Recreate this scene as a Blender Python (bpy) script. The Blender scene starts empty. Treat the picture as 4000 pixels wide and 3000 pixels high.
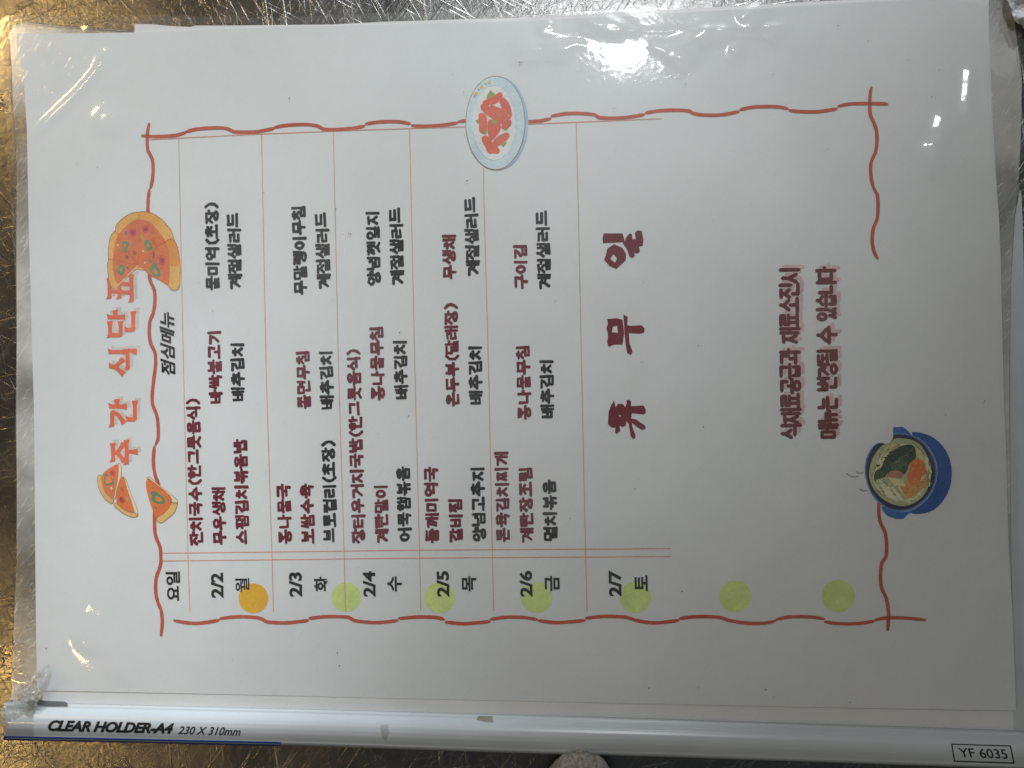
import bpy, bmesh, math, random
import numpy as np
from mathutils import Vector, Matrix, Euler
from mathutils.geometry import delaunay_2d_cdt
random.seed(7)
rs = np.random.RandomState(11)
scene = bpy.context.scene
COL = scene.collection

# ------------------------------------------------------------------ camera
CAM = Vector((0.0192, -0.0092, 0.2245)); FOC = 26.0
cam = bpy.data.cameras.new('camera'); cam.lens = FOC; cam.sensor_width = 36.0
cam.clip_start = 0.005; cam.clip_end = 50
camo = bpy.data.objects.new('camera', cam); COL.objects.link(camo)
camo.location = CAM; camo.rotation_euler = (math.radians(0.147), math.radians(3.569), math.radians(-0.956))
scene.camera = camo
RM = camo.rotation_euler.to_matrix()

# ------------------------------------------------------------------ world and lamps
w = bpy.data.worlds.new('World'); scene.world = w; w.use_nodes = True
bg = w.node_tree.nodes['Background']; bg.inputs[0].default_value = (0.86, 0.93, 1.0, 1); bg.inputs[1].default_value = 0.058
scene.view_settings.view_transform = 'Standard'; scene.view_settings.look = 'None'
scene.view_settings.exposure = 0; scene.view_settings.gamma = 1

def area(name, loc, aim, size, power, color, size_y=None, spread=180):
    l = bpy.data.lights.new(name, 'AREA'); l.energy = power; l.color = color
    l.shape = 'DISK' if size_y is None else 'RECTANGLE'; l.size = size
    if size_y: l.size_y = size_y
    l.spread = math.radians(spread)
    o = bpy.data.objects.new(name, l); COL.objects.link(o); o.location = loc
    o.rotation_euler = (Vector(aim) - Vector(loc)).to_track_quat('-Z', 'Y').to_euler(); return o
def spot(name, loc, aim, cone, blend, power, color, radius=0.02):
    l = bpy.data.lights.new(name, 'SPOT'); l.energy = power; l.color = color
    l.spot_size = math.radians(cone); l.spot_blend = blend; l.shadow_soft_size = radius
    o = bpy.data.objects.new(name, l); COL.objects.link(o); o.location = loc
    o.rotation_euler = (Vector(aim) - Vector(loc)).to_track_quat('-Z', 'Y').to_euler(); return o

def P(x, y, z=0.0):
    """point of the photograph (4000 x 3000) carried onto the level at height z"""
    d = RM @ Vector(((x - 2000) * 36 / (4000 * FOC), (1500 - y) * 36 / (4000 * FOC), -1.0))
    t = (z - CAM.z) / d.z
    return CAM + d * t
def mirror_spot(x, y, dist):
    p = P(x, y, 0.002); d = (p - CAM).normalized(); d.z = -d.z
    return p + d * dist
def at(x, y, z=0.0): return P(x, y, z)

ceiling_lamp = area('ceiling_lamp', mirror_spot(2425, 188, 1.45), (0, 0, 0), 0.155, 3.7, (0.90, 0.96, 1.0))
warm_bulb_far = area('warm_bulb_far', mirror_spot(-60, 120, 1.25), (0, 0, 0), 0.08, 1.5, (1.0, 0.63, 0.22))
warm_bulb_near = area('warm_bulb_near', mirror_spot(-90, 2840, 1.25), (0, 0, 0), 0.08, 1.15, (1.0, 0.63, 0.22))
# added spots, no such lamps known; their beam edges imitate a held phone's shadow
spot_left = spot('added_spot_far', (0.5, 2.3, 1.25), (-0.017, 0.465, 0), 16.284, 0.684, 296, (0.93, 0.975, 1.0), 0.03)
spot_top = spot('added_spot_near', (0.02, 0.70, 0.66), (-0.113, -0.080, 0), 10.043, 0.869, 20, (0.93, 0.97, 1.0), 0.05)

# ------------------------------------------------------------------ helpers
def lin(c):
    c = c / 255.0
    return c / 12.92 if c <= 0.04045 else ((c + 0.055) / 1.055) ** 2.4
def wloc(o):
    v = o.location.copy()
    return v  # parts of a thing keep real coordinates; nested empties sit at the same place as their thing
def link(name, me, mat=None, parent=None, **props):
    o = bpy.data.objects.new(name, me); COL.objects.link(o)
    if mat is not None: me.materials.append(mat)
    if parent is not None:
        o.parent = parent; o.matrix_parent_inverse = Matrix.Translation(-wloc(parent))
    for k, v in props.items(): o[k] = v
    return o
def empty(name, loc, **props):
    o = bpy.data.objects.new(name, None); COL.objects.link(o); o.location = loc; o.empty_display_size = 0.02
    for k, v in props.items(): o[k] = v
    return o
def nest(name, parent):
    o = empty(name, parent.location); o.parent = parent; o.matrix_parent_inverse = Matrix.Translation(-parent.location); return o
def mesh(name, verts, faces, smooth=False):
    me = bpy.data.meshes.new(name); me.from_pydata([tuple(v) for v in verts], [], faces); me.update()
    if smooth: me.shade_smooth()
    return me
class N:
    def __init__(s, name):
        s.m = bpy.data.materials.new(name); s.m.use_nodes = True; s.t = s.m.node_tree; s.t.nodes.clear()
        s.out = s.t.nodes.new('ShaderNodeOutputMaterial')
    def n(s, kind, ins=None, **kw):
        x = s.t.nodes.new('ShaderNode' + kind)
        for k, v in kw.items(): setattr(x, k, v)
        for k, v in (ins or {}).items():
            if hasattr(v, 'links'): s.t.links.new(v, x.inputs[k])
            else: x.inputs[k].default_value = v
        return x
    def ramp(s, fac, stops):
        r = s.n('ValToRGB', {'Fac': fac}); e = r.color_ramp.elements
        while len(e) < len(stops): e.new(0.5)
        for i, (p, c) in enumerate(stops):
            e[i].position = p; e[i].color = (c, c, c, 1) if isinstance(c, (int, float)) else (*c, 1)
        return r.outputs['Color']
    def math(s, op, a, b=0.0, clamp=False):
        x = s.n('Math', operation=op, use_clamp=clamp)
        for i, v in enumerate((a, b)):
            if hasattr(v, 'links'): s.t.links.new(v, x.inputs[i])
            else: x.inputs[i].default_value = v
        return x.outputs[0]
    def done(s, shader): s.t.links.new(shader, s.out.inputs['Surface']); return s.m

# ------------------------------------------------------------------ materials
def mat_steel():
    m = N('scratched_steel'); tc = m.n('TexCoord').outputs['Object']
    total = None; shine = None
    for i, (ang, along, across, thr) in enumerate([(55, 45, 1500, .60), (48, 22, 900, .64), (-62, 40, 1300, .61), (8, 50, 1200, .62), (95, 38, 1100, .62), (28, 35, 1700, .62), (-30, 55, 1500, .63)]):
        mp = m.n('Mapping', {'Vector': tc, 'Rotation': (0, 0, math.radians(ang)), 'Scale': (1 / along, 1 / across, 1), 'Location': (i * .031, i * .077, i)}, vector_type='TEXTURE')
        no = m.n('TexNoise', {'Vector': mp.outputs[0], 'Scale': 1.0, 'Detail': 2.0, 'Roughness': 0.55, 'Distortion': 0.25})
        r = m.ramp(no.outputs['Fac'], [(thr, 0), (min(.95, thr + .08), 1)])
        total = r if total is None else m.math('ADD', total, r)
    big = None
    for i, (ang, along, across, thr) in enumerate([(52, 9, 330, .69), (-50, 7, 300, .70), (97, 8, 260, .70)]):
        mp = m.n('Mapping', {'Vector': tc, 'Rotation': (0, 0, math.radians(ang)), 'Scale': (1 / along, 1 / across, 1), 'Location': (i * .131 + .5, i * .27, 4 + i)}, vector_type='TEXTURE')
        no = m.n('TexNoise', {'Vector': mp.outputs[0], 'Scale': 1.0, 'Detail': 1.0, 'Distortion': 0.4})
        r = m.ramp(no.outputs['Fac'], [(thr, 0), (thr + .03, 1)])
        big = r if big is None else m.math('ADD', big, r)
    pit = m.n('TexNoise', {'Vector': tc, 'Scale': 420.0, 'Detail': 4.0, 'Roughness': 0.65})
    dent = m.n('TexVoronoi', {'Vector': tc, 'Scale': 330.0, 'Randomness': 1.0})
    blot = m.n('TexNoise', {'Vector': tc, 'Scale': 38.0, 'Detail': 3.0})
    h = m.math('ADD', m.math('MULTIPLY', total, 0.5), m.math('MULTIPLY', pit.outputs['Fac'], 1.6))
    h = m.math('ADD', h, m.math('MULTIPLY', dent.outputs['Distance'], 0.35))
    h = m.math('ADD', h, m.math('MULTIPLY', big, 0.9))
    bump = m.n('Bump', {'Height': h, 'Strength': 0.55, 'Distance': 0.00013})
    rough = m.ramp(blot.outputs['Fac'], [(.35, .25), (.7, .38)])
    colr = m.n('MixRGB', {'Fac': m.math('MULTIPLY', m.math('ADD', total, big), 0.32, True), 'Color1': (.25, .245, .235, 1), 'Color2': (.50, .49, .47, 1)}).outputs[0]
    p = m.n('BsdfPrincipled', {'Base Color': colr, 'Metallic': 1.0, 'Roughness': rough, 'Normal': bump.outputs[0]})
    return m.done(p.outputs[0])

def mat_film(name, haze, haze_col, rough=0.06, crinkle=0.5, crinkle_dist=0.00004, spec=1.0, scale=1.0):
    m = N(name); tc = m.n('TexCoord').outputs['Object']
    n1 = m.n('TexNoise', {'Vector': tc, 'Scale': 55.0 * scale, 'Detail': 5.0, 'Roughness': 0.6})
    mp = m.n('Mapping', {'Vector': tc, 'Rotation': (0, 0, math.radians(58)), 'Scale': (1 / 140, 1 / 1500, 1)}, vector_type='TEXTURE')
    s1 = m.n('TexNoise', {'Vector': mp.outputs[0], 'Scale': 1.0, 'Detail': 2.0})
    mp2 = m.n('Mapping', {'Vector': tc, 'Rotation': (0, 0, math.radians(28)), 'Scale': (1 / 200, 1 / 1300, 1)}, vector_type='TEXTURE')
    s2 = m.n('TexNoise', {'Vector': mp2.outputs[0], 'Scale': 1.0, 'Detail': 2.0})
    n2 = m.n('TexNoise', {'Vector': tc, 'Scale': 700.0, 'Detail': 3.0})
    scr = m.math('ADD', m.ramp(s1.outputs['Fac'], [(.62, 0), (.68, 1)]), m.ramp(s2.outputs['Fac'], [(.64, 0), (.70, 1)]))
    h = m.math('ADD', m.math('MULTIPLY', n2.outputs['Fac'], 1.0), m.math('MULTIPLY', scr, 0.12))
    h = m.math('ADD', h, m.math('MULTIPLY', n1.outputs['Fac'], 2.5))
    bump = m.n('Bump', {'Height': h, 'Strength': crinkle, 'Distance': crinkle_dist})
    tr = m.n('BsdfTransparent', {'Color': (.97, .975, .97, 1)})
    df = m.n('BsdfDiffuse', {'Color': (*haze_col, 1)})
    hz = m.math('MULTIPLY', m.ramp(n1.outputs['Fac'], [(.3, .55), (.75, 1.35)]), haze)
    n0 = m.n('TexNoise', {'Vector': tc, 'Scale': 17.0, 'Detail': 3.0, 'Roughness': 0.5, 'Distortion': 0.6})   # cloudy haze patches standing in for uneven shading
    hz = m.math('MULTIPLY', hz, m.ramp(n0.outputs['Fac'], [(.36, .35), (.66, 1.9)]))
    hz = m.math('ADD', hz, m.math('MULTIPLY', scr, haze * 0.7), True)
    mix = m.n('MixShader', {0: hz, 1: tr.outputs[0], 2: df.outputs[0]})
    bf = m.n('NewGeometry').outputs['Backfacing']   # a thin film mirrors alike from both sides
    ior = m.math('SUBTRACT', 1.47, m.math('MULTIPLY', bf, 1.47 - 1 / 1.47))
    fr = m.n('Fresnel', {'IOR': ior, 'Normal': bump.outputs[0]})
    gl = m.n('BsdfGlossy', {'Color': (1, 1, 1, 1), 'Roughness': rough, 'Normal': bump.outputs[0]})
    gr = m.n('BsdfGlossy', {'Color': (1, 1, 1, 1), 'Roughness': 0.36, 'Normal': bump.outputs[0]})   # hazy sheen of the scuffed surface
    gm = m.n('MixShader', {0: 0.45, 1: gl.outputs[0], 2: gr.outputs[0]})
    mix2 = m.n('MixShader', {0: m.math('MULTIPLY', fr.outputs[0], spec * 1.25, True), 1: mix.outputs[0], 2: gm.outputs[0]})
    return m.done(mix2.outputs[0])

def mat_paper(name, col):
    m = N(name); tc = m.n('TexCoord').outputs['Object']
    n1 = m.n('TexNoise', {'Vector': tc, 'Scale': 14.0, 'Detail': 6.0, 'Roughness': 0.6})
    n2 = m.n('TexNoise', {'Vector': tc, 'Scale': 900.0, 'Detail': 3.0})
    n3 = m.n('TexNoise', {'Vector': tc, 'Scale': 34.0, 'Detail': 4.0})
    f = m.ramp(n1.outputs['Fac'], [(.3, 0.0), (.7, 1.0)])
    c = m.n('MixRGB', {'Fac': f, 'Color1': (*[k * .90 for k in col], 1), 'Color2': (*[min(1, k * 1.03) for k in col], 1)}).outputs[0]  # random tone blotches, deepened to imitate soft uneven shadows
    st = m.ramp(n3.outputs['Fac'], [(.68, 0.0), (.80, 0.35)])
    c = m.n('MixRGB', {'Fac': st, 'Color1': c, 'Color2': (*[col[0] * .86, col[1] * .83, col[2] * .76], 1)}).outputs[0]
    b = m.n('Bump', {'Height': n2.outputs['Fac'], 'Strength': 0.25, 'Distance': 0.00003})
    b2 = m.n('Bump', {'Height': n3.outputs['Fac'], 'Strength': 0.3, 'Distance': 0.0004, 'Normal': b.outputs[0]})
    p = m.n('BsdfPrincipled', {'Base Color': c, 'Roughness': 0.85, 'Specular IOR Level': 0.2, 'Normal': b2.outputs[0]})
    return m.done(p.outputs[0])

_inks = {}
def ink(r, g, b, white=203, vary=0.16, name='printed_ink'):
    key = (r, g, b, white, vary)
    if key in _inks: return _inks[key]
    k = 0.80 / lin(white); c = [min(0.85, lin(v) * k) for v in (r, g, b)]
    m = N(name); tc = m.n('TexCoord').outputs['Object']
    no = m.n('TexNoise', {'Vector': tc, 'Scale': 900.0, 'Detail': 3.0})
    n2 = m.n('TexNoise', {'Vector': tc, 'Scale': 130.0, 'Detail': 3.0})
    f = m.math('MULTIPLY', m.math('ADD', m.ramp(no.outputs['Fac'], [(.3, 0), (.7, 1)]), m.ramp(n2.outputs['Fac'], [(.35, 0), (.65, 1)])), 0.5)
    cc = m.n('MixRGB', {'Fac': f, 'Color1': (*[v * (1 - vary) for v in c], 1), 'Color2': (*[min(.9, v * (1 + vary) + vary * .02) for v in c], 1)}).outputs[0]
    p = m.n('BsdfPrincipled', {'Base Color': cc, 'Roughness': 0.6, 'Specular IOR Level': 0.25})
    _inks[key] = m.done(p.outputs[0]); return _inks[key]

def mat_simple(name, col, rough, scale=300, vary=.1, bump=.0, bdist=.0002, spec=.5, coat=0.0):
    m = N(name); tc = m.n('TexCoord').outputs['Object']
    no = m.n('TexNoise', {'Vector': tc, 'Scale': scale, 'Detail': 5.0, 'Roughness': .6})
    cc = m.n('MixRGB', {'Fac': m.ramp(no.outputs['Fac'], [(.3, 0), (.7, 1)]), 'Color1': (*[v * (1 - vary) for v in col], 1), 'Color2': (*[min(1, v * (1 + vary)) for v in col], 1)}).outputs[0]
    ins = {'Base Color': cc, 'Roughness': rough, 'Specular IOR Level': spec, 'Coat Weight': coat, 'Coat Roughness': .08}
    if bump:
        ins['Normal'] = m.n('Bump', {'Height': no.outputs['Fac'], 'Strength': bump, 'Distance': bdist}).outputs[0]
    p = m.n('BsdfPrincipled', ins); return m.done(p.outputs[0])

STEEL = mat_steel()
FRONT = mat_film('clear_front_film', 0.045, (.80, .82, .83), rough=0.07, crinkle=0.6, crinkle_dist=0.00003)
BACK = mat_film('clear_back_film', 0.44, (.74, .73, .70), rough=0.16, crinkle=0.7, crinkle_dist=0.00006)
EDGE = mat_film('film_edge', 0.75, (.20, .17, .13), rough=0.2, crinkle=0.4)
TORN = mat_film('torn_film', 0.26, (.42, .41, .38), rough=0.08, crinkle=0.8, crinkle_dist=0.0001)
TAPE = mat_film('clear_tape', 0.10, (.5, .52, .52), rough=0.08, crinkle=0.7, crinkle_dist=0.0001)
BUBBLE = mat_film('crumpled_film', 0.95, (.82, .86, .92), rough=0.08, crinkle=0.9, crinkle_dist=0.0002)
PAPER = mat_paper('white_paper', (.775, .81, .83))
PAPER2 = mat_paper('backing_paper', (.82, .83, .84))
PALE = mat_simple('pale_blue_film', (.58, .64, .70), .35, 60, .06)
BAR = mat_simple('bluish_white_plastic', (.59, .655, .70), .27, 30, .05, .12, .0001)
BLUE = mat_simple('blue_plastic', (.015, .065, .34), .35, 200, .15)
LUMP = mat_simple('rough_lump', (.30, .28, .25), .8, 900, .45, 1.0, .0006)

# ------------------------------------------------------------------ counter
me = mesh('counter', [(-1.2, -1.0, 0), (1.2, -1.0, 0), (1.2, 1.2, 0), (-1.2, 1.2, 0), (-1.2, -1.0, -.03), (1.2, -1.0, -.03), (1.2, 1.2, -.03), (-1.2, 1.2, -.03)],
          [(0, 1, 2, 3), (7, 6, 5, 4), (0, 4, 5, 1), (1, 5, 6, 2), (2, 6, 7, 3), (3, 7, 4, 0)])
link('counter', me, STEEL, None, kind='structure', label='scratched stainless steel counter top under the file holder')

# ------------------------------------------------------------------ sheet relief
def lift(x, y):
    """how far the papers rise from the counter: almost flat, a little at the lower right"""
    a = np.clip((x - 0.02) / 0.16, 0, 1); b = np.clip((-y - 0.02) / 0.11, 0, 1)
    return 0.0008 * a * a * (3 - 2 * a) * b + 0.00012 * np.sin(x * 41 + 1) * np.cos(y * 37) + 0.0001 * np.sin(x * 23 - y * 52)
def flat(x, y): return 0.00012 * np.sin(x * 41 + 1) * np.cos(y * 37)
Z_BACK, Z_BACKING, Z_MENU, Z_FRONT = 0.0003, 0.0006, 0.0010, 0.0018
def dist_poly(X, Y, pts):
    d = np.full(X.shape, 1e9); tt = np.zeros(X.shape); acc = 0; L = sum((pts[i + 1] - pts[i]).length for i in range(len(pts) - 1))
    for i in range(len(pts) - 1):
        a, b = pts[i], pts[i + 1]; vx, vy = b.x - a.x, b.y - a.y; l2 = vx * vx + vy * vy + 1e-15
        t = np.clip(((X - a.x) * vx + (Y - a.y) * vy) / l2, 0, 1)
        dd = np.hypot(X - a.x - t * vx, Y - a.y - t * vy); m = dd < d
        d = np.where(m, dd, d); tt = np.where(m, (acc + t * math.sqrt(l2)) / L, tt); acc += math.sqrt(l2)
    return d, tt
RIDGES = [  # (photo points, height mm, half width mm)
    ([(2268, 30), (2295, 85), (2360, 112), (2450, 128)], .34, 2.2),
    ([(2300, 15), (2365, 72), (2470, 120), (2500, 150)], .26, 1.6),
    ([(1990, 202), (2070, 192), (2150, 194), (2215, 192), (2245, 174), (2300, 182)], .26, 1.5),
    ([(2530, 172), (2590, 200), (2640, 228), (2730, 250)], .34, 1.7),
    ([(2600, 205), (2680, 160), (2785, 116)], .32, 1.8),
    ([(2600, 215), (2625, 250), (2680, 272)], .18, 0.9),
    ([(2880, 84), (2925, 48), (2985, 26)], .30, 1.5),
    ([(2985, 98), (3045, 128)], .2, 1.1), ([(2815, 112), (2825, 126), (2860, 150)], .2, 1.1), ([(2850, 190), (2885, 212)], .2, 1.1),
    ([(2110, 140), (2130, 112), (2160, 88)], .22, 1.2),
    ([(3795, 240), (3788, 330), (3780, 400), (3785, 480)], .62, 2.0),
    ([(3690, 440), (3675, 500), (3700, 540)], .62, 2.3),
    ([(3640, 540), (3660, 600), (3640, 680)], .5, 2.3),
    ([(240, 188), (700, 172), (1200, 158), (2000, 138), (2600, 122), (3000, 108), (3400, 88), (3780, 80)], .10, .8),
    ([(468, 185), (400, 240), (350, 305), (300, 360), (200, 455), (120, 540)], .30, 1.1),
    ([(380, 280), (440, 200), (480, 250)], .16, 3.0),
    ([(150, 1690), (145, 1740), (138, 1800)], .3, 1.2), ([(152, 1865), (162, 1950), (152, 2080), (150, 2240)], .35, 1.3),
    ([(60, 2570), (100, 2520), (180, 2495)], .5, 1.6), ([(105, 2655), (125, 2610), (140, 2590)], .5, 1.2),
    ([(300, 2490), (350, 2520), (430, 2500), (500, 2440)], .4, 3.0), ([(330, 2340), (400, 2370), (470, 2330)], .35, 3.2),
    ([(3440, 1640), (3470, 1690), (3520, 1760)], .12, .8), ([(3600, 1610), (3620, 1660)], .15, .8),
    ([(3880, 1600), (3885, 2000), (3889, 2300), (3895, 2500)], .16, .8),
    ([(3862, 300), (3875, 700), (3900, 1050), (3910, 1500)], .12, .8),
    ([(3985, 660), (3950, 740), (3915, 810)], .25, 1.0), ([(3520, 2280), (3560, 2360), (3580, 2400)], .12, 1.3),
    ([(500, 1280), (520, 1400)], .05, 3), ([(3800, 90), (3812, 500), (3830, 1000), (3850, 1500)], .22, 3.4), ([(3700, 60), (3722, 300), (3700, 700)], .16, 5), ([(2700, 60), (2900, 140), (3150, 120), (3400, 160)], .16, 4), ([(3200, 50), (3420, 40), (3600, 110)], .14, 3), ([(1700, 110), (1850, 60), (1960, 90)], .12, 3), ([(2700, 260), (2900, 330), (3100, 300)], .14, 5), ([(3300, 900), (3320, 960), (3400, 1000)], .12, 1.6), ([(3250, 870), (3310, 898), (3330, 905)], .2, .9),
]
DOMES = [(2700, 190, .28, 5.0), (2645, 228, .2, 3.5), (2950, 66, .42, 4.5), (3035, 118, .3, 3.0), (2060, 202, .33, 5.0), (2180, 190, .24, 4.2), (2140, 118, .25, 3.0), (2330, 84, .3, 4.2), (2405, 112, .24, 3.5), (2825, 128, .25, 2.6), (2880, 205, .2, 2.6), (2765, 130, .3, 3.2), (430, 470, .42, 5.0), (440, 300, .18, 4.5), (335, 2470, .45, 4.5), (82, 2620, .55, 2.6), (190, 2650, .7, 3.5), (765, 915, .16, 1.6),
         (3380, 760, .22, 1.6), (3655, 590, .4, 4.5), (2905, 925, .0, 1), (3270, 600, .12, 2.0), (600, 2380, .2, 5), (350, 105, .35, 1.4), (1585, 618, .07, 1.0),
         (2750, 320, .12, 12), (3100, 230, .12, 10), (3500, 250, .18, 12), (3600, 1150, .12, 14), (430, 2550, .25, 9)]
_rid = [([P(x, y, Z_FRONT) for x, y in r[0]], r[1] * 1e-3, r[2] * 1e-3) for r in RIDGES]
_dom = [(P(x, y, Z_FRONT), a * 1e-3, r * 1e-3) for x, y, a, r in DOMES]
_crk = P(2420, 205, Z_FRONT); _dm = P(2480, 180, Z_FRONT)
def front_relief(X, Y):
    h = lift(X, Y) + 0.00010 * np.sin(X * 95 + 2 * np.sin(Y * 60)) * np.sin(Y * 80 + 1)
    for pts, a, wd in _rid:
        d, t = dist_poly(X, Y, pts)
        h = h + a * np.exp(-(d / wd) ** 2) * np.clip(np.minimum(t, 1 - t) * 6 + .15, 0, 1)
    for c, a, r in _dom:
        q = ((X - c.x) ** 2 + (Y - c.y) ** 2 * 1.2) / r ** 2
        h = h + a * np.exp(-q ** 1.6)
    h = h + 0.00024 * np.exp(-((X - _dm.x) / .030) ** 2 - ((Y - _dm.y) / .020) ** 2)
    g = np.exp(-(((X - _crk.x) / .018) ** 2 + ((Y - _crk.y) / .010) ** 2))
    h = h + g * 0.000012 * (np.sin(X * 1500 + 3 * np.sin(Y * 700)) * np.sin(Y * 1300 + 2 * np.sin(X * 900)))
    return h

def cdt_fill(outlines, extra=(), eps=1e-7):
    """triangulate polygons (2-D Vector lists) as one union; extra = free points"""
    vs, fs = [], []
    for o in outlines:
        k = len(vs); ar = sum(o[i][0] * o[(i + 1) % len(o)][1] - o[(i + 1) % len(o)][0] * o[i][1] for i in range(len(o)))
        if abs(ar) < 1e-14: continue
        oo = list(o) if ar > 0 else list(reversed(o))
        vs += [Vector((q[0], q[1])) for q in oo]; fs.append(list(range(k, k + len(oo))))
    vs += [Vector((q[0], q[1])) for q in extra]
    v, e, f, ov, oe, of = delaunay_2d_cdt(vs, [], fs, 0, eps)
    if extra or len(outlines) == 0: keep = [tuple(f[i]) for i in range(len(f)) if of[i]]
    else:   # keep the triangles whose middle lies inside one of the outlines
        C = np.array([[sum(v[j][0] for j in t) / len(t), sum(v[j][1] for j in t) / len(t)] for t in f]); ok = np.zeros(len(f), bool)
        for o in outlines:
            A = np.array([(q[0], q[1]) for q in o]); m0 = (C[:, 0] >= A[:, 0].min()) & (C[:, 0] <= A[:, 0].max()) & (C[:, 1] >= A[:, 1].min()) & (C[:, 1] <= A[:, 1].max()) & ~ok
            ix = np.nonzero(m0)[0]
            if not len(ix): continue
            X = C[ix, 0]; Y = C[ix, 1]; c = np.zeros(len(ix), bool); j = len(A) - 1
            for i in range(len(A)):
                xi, yi = A[i]; xj, yj = A[j]; c ^= ((yi > Y) != (yj > Y)) & (X < (xj - xi) * (Y - yi) / (yj - yi + 1e-18) + xi); j = i
            ok[ix[c]] = True
        keep = [tuple(f[i]) for i in range(len(f)) if ok[i]]
    used = sorted({i for t in keep for i in t}); mp = {i: j for j, i in enumerate(used)}
    return [v[i] for i in used], [tuple(mp[i] for i in t) for t in keep]

def densify(pts, step):
    out = []
    for i in range(len(pts)):
        a, b = pts[i], pts[(i + 1) % len(pts)]; n = max(1, int((b - a).length / step))
        out += [a.lerp(b, k / n) for k in range(n)]
    return out
def smooth_closed(pts, it=1):
    for _ in range(it):
        q = []
        for i in range(len(pts)):
            a, b = pts[i], pts[(i + 1) % len(pts)]; q += [a.lerp(b, .25), a.lerp(b, .75)]
        pts = q
    return pts
def sheet(name, px, z, relief, step, mat, parent, thick=0.0001, fine=(), jag=0.0, **props):
    pts = [P(x, y, z).to_2d() for x, y in px]; pts = densify(pts, step)
    if jag: pts = [p + Vector((random.uniform(-jag, jag), random.uniform(-jag, jag))) for p in pts]
    x0 = min(p.x for p in pts); x1 = max(p.x for p in pts); y0 = min(p.y for p in pts); y1 = max(p.y for p in pts)
    A = np.array([(p.x, p.y) for p in pts])
    def inside(X, Y):
        c = np.zeros(X.shape, bool); j = len(A) - 1
        for i in range(len(A)):
            xi, yi, xj, yj = *A[i], *A[j]
            m = ((yi > Y) != (yj > Y)) & (X < (xj - xi) * (Y - yi) / (yj - yi + 1e-18) + xi); c ^= m; j = i
        return c
    X, Y = np.meshgrid(np.arange(x0 + step / 2, x1, step), np.arange(y0 + step / 2, y1, step)); X = X.ravel(); Y = Y.ravel()
    k = inside(X, Y); X = X[k]; Y = Y[k]
    for (fx0, fy0, fx1, fy1, fs) in fine:
        a, b = P(fx0, fy1, z), P(fx1, fy0, z)
        FX, FY = np.meshgrid(np.arange(a.x, b.x, fs), np.arange(a.y, b.y, fs)); FX = FX.ravel(); FY = FY.ravel()
        k = inside(FX, FY); m = ~((X > a.x) & (X < b.x) & (Y > a.y) & (Y < b.y)); X = np.concatenate([X[m], FX[k]]); Y = np.concatenate([Y[m], FY[k]])
    v, f = cdt_fill([pts], list(zip(X.tolist(), Y.tolist())))
    V = np.array([(q.x, q.y) for q in v]); Z = z + relief(V[:, 0], V[:, 1])
    me = mesh(name, np.column_stack([V, Z]).tolist(), f, smooth=not thick)
    o = link(name, me, mat, parent, **props)
    if thick:
        md = o.modifiers.new('thickness', 'SOLIDIFY'); md.thickness = thick; md.offset = -1
    return o

# ------------------------------------------------------------------ the holder
hold = empty('file_holder', P(2000, 1500, 0), category='file holder',
             label='worn clear plastic file holder with bluish white spine bar, lying on the steel counter')
back_px = [(57, 100), (75, 91), (110, 88), (200, 98), (340, 108), (525, 119), (900, 112), (1500, 92), (2300, 45), (3000, 20), (3500, -12), (3950, -14),
           (3990, 300), (3984, 565), (3978, 720), (3982, 760), (3994, 1100), (4010, 1700), (4030, 2500), (4035, 2870), (2000, 2840), (130, 2800), (45, 2730), (58, 2393), (67, 2200), (66, 2000), (66, 1700), (66, 1330), (66, 700), (62, 600), (50, 400), (43, 250), (33, 150), (40, 118)]
b = sheet('back_cover', back_px, Z_BACK, lambda x, y: 0.00012 * np.sin(x * 90) * np.sin(y * 120) + .00015, 0.004, BACK, hold, 0)
LINER = mat_film('milky_liner_film', 0.62, (.66, .67, .66), rough=0.2, crinkle=0.5)
sheet('inner_liner', [(3850, -10), (3890, 0), (3908, 12), (3918, 50), (3925, 110), (3960, 180), (3982, 300), (3982, 560), (3972, 730), (3964, 850), (3950, 1010), (3946, 1260), (3952, 1440), (3960, 1700), (3972, 1841), (3979, 2200), (3990, 2537), (4000, 2780), (3940, 2790), (3920, 2400), (3905, 1700), (3880, 900)],
      .00042, lambda x, y: .00006 * np.sin(x * 300) * np.sin(y * 90), .004, LINER, hold, 0)
front_px = [(19, 60), (300, 61), (600, 60), (800, 65), (1000, 68), (1200, 64), (1450, 52), (1700, 46), (1900, 43), (2020, 40), (2090, 26), (2200, 20), (2400, 20),
            (2700, 21), (3000, 8), (3300, -10), (3700, -30), (3900, 0), (3925, 30), (3940, 120), (3992, 240), (3985, 565), (3971, 804), (3959, 1006), (3956, 1259), (3962, 1440), (3971, 1700),
            (3983, 1841), (3990, 2200), (4000, 2537), (4020, 2880), (3000, 2860), (2000, 2830), (1000, 2800), (130, 2780), (140, 2700), (165, 2640), (120, 2650), (60, 2700), (46, 2682), (43, 2586), (52, 2480), (58, 2393), (67, 2200), (60, 2175),
            (70, 2030), (67, 1837), (57, 1693), (63, 1500), (66, 1327), (63, 1134), (54, 990), (48, 900), (39, 800), (38, 700), (24, 600), (18, 480), (10, 400), (2, 300), (-6, 180), (0, 80)]
front = sheet('front_cover', front_px, Z_FRONT, front_relief, 0.0016, FRONT, hold, 0, fine=[(1950, 5, 3080, 330, .0005), (100, 160, 560, 620, .0006), (30, 2300, 560, 2700, .0006), (3580, 200, 3850, 720, .0006)])

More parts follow.
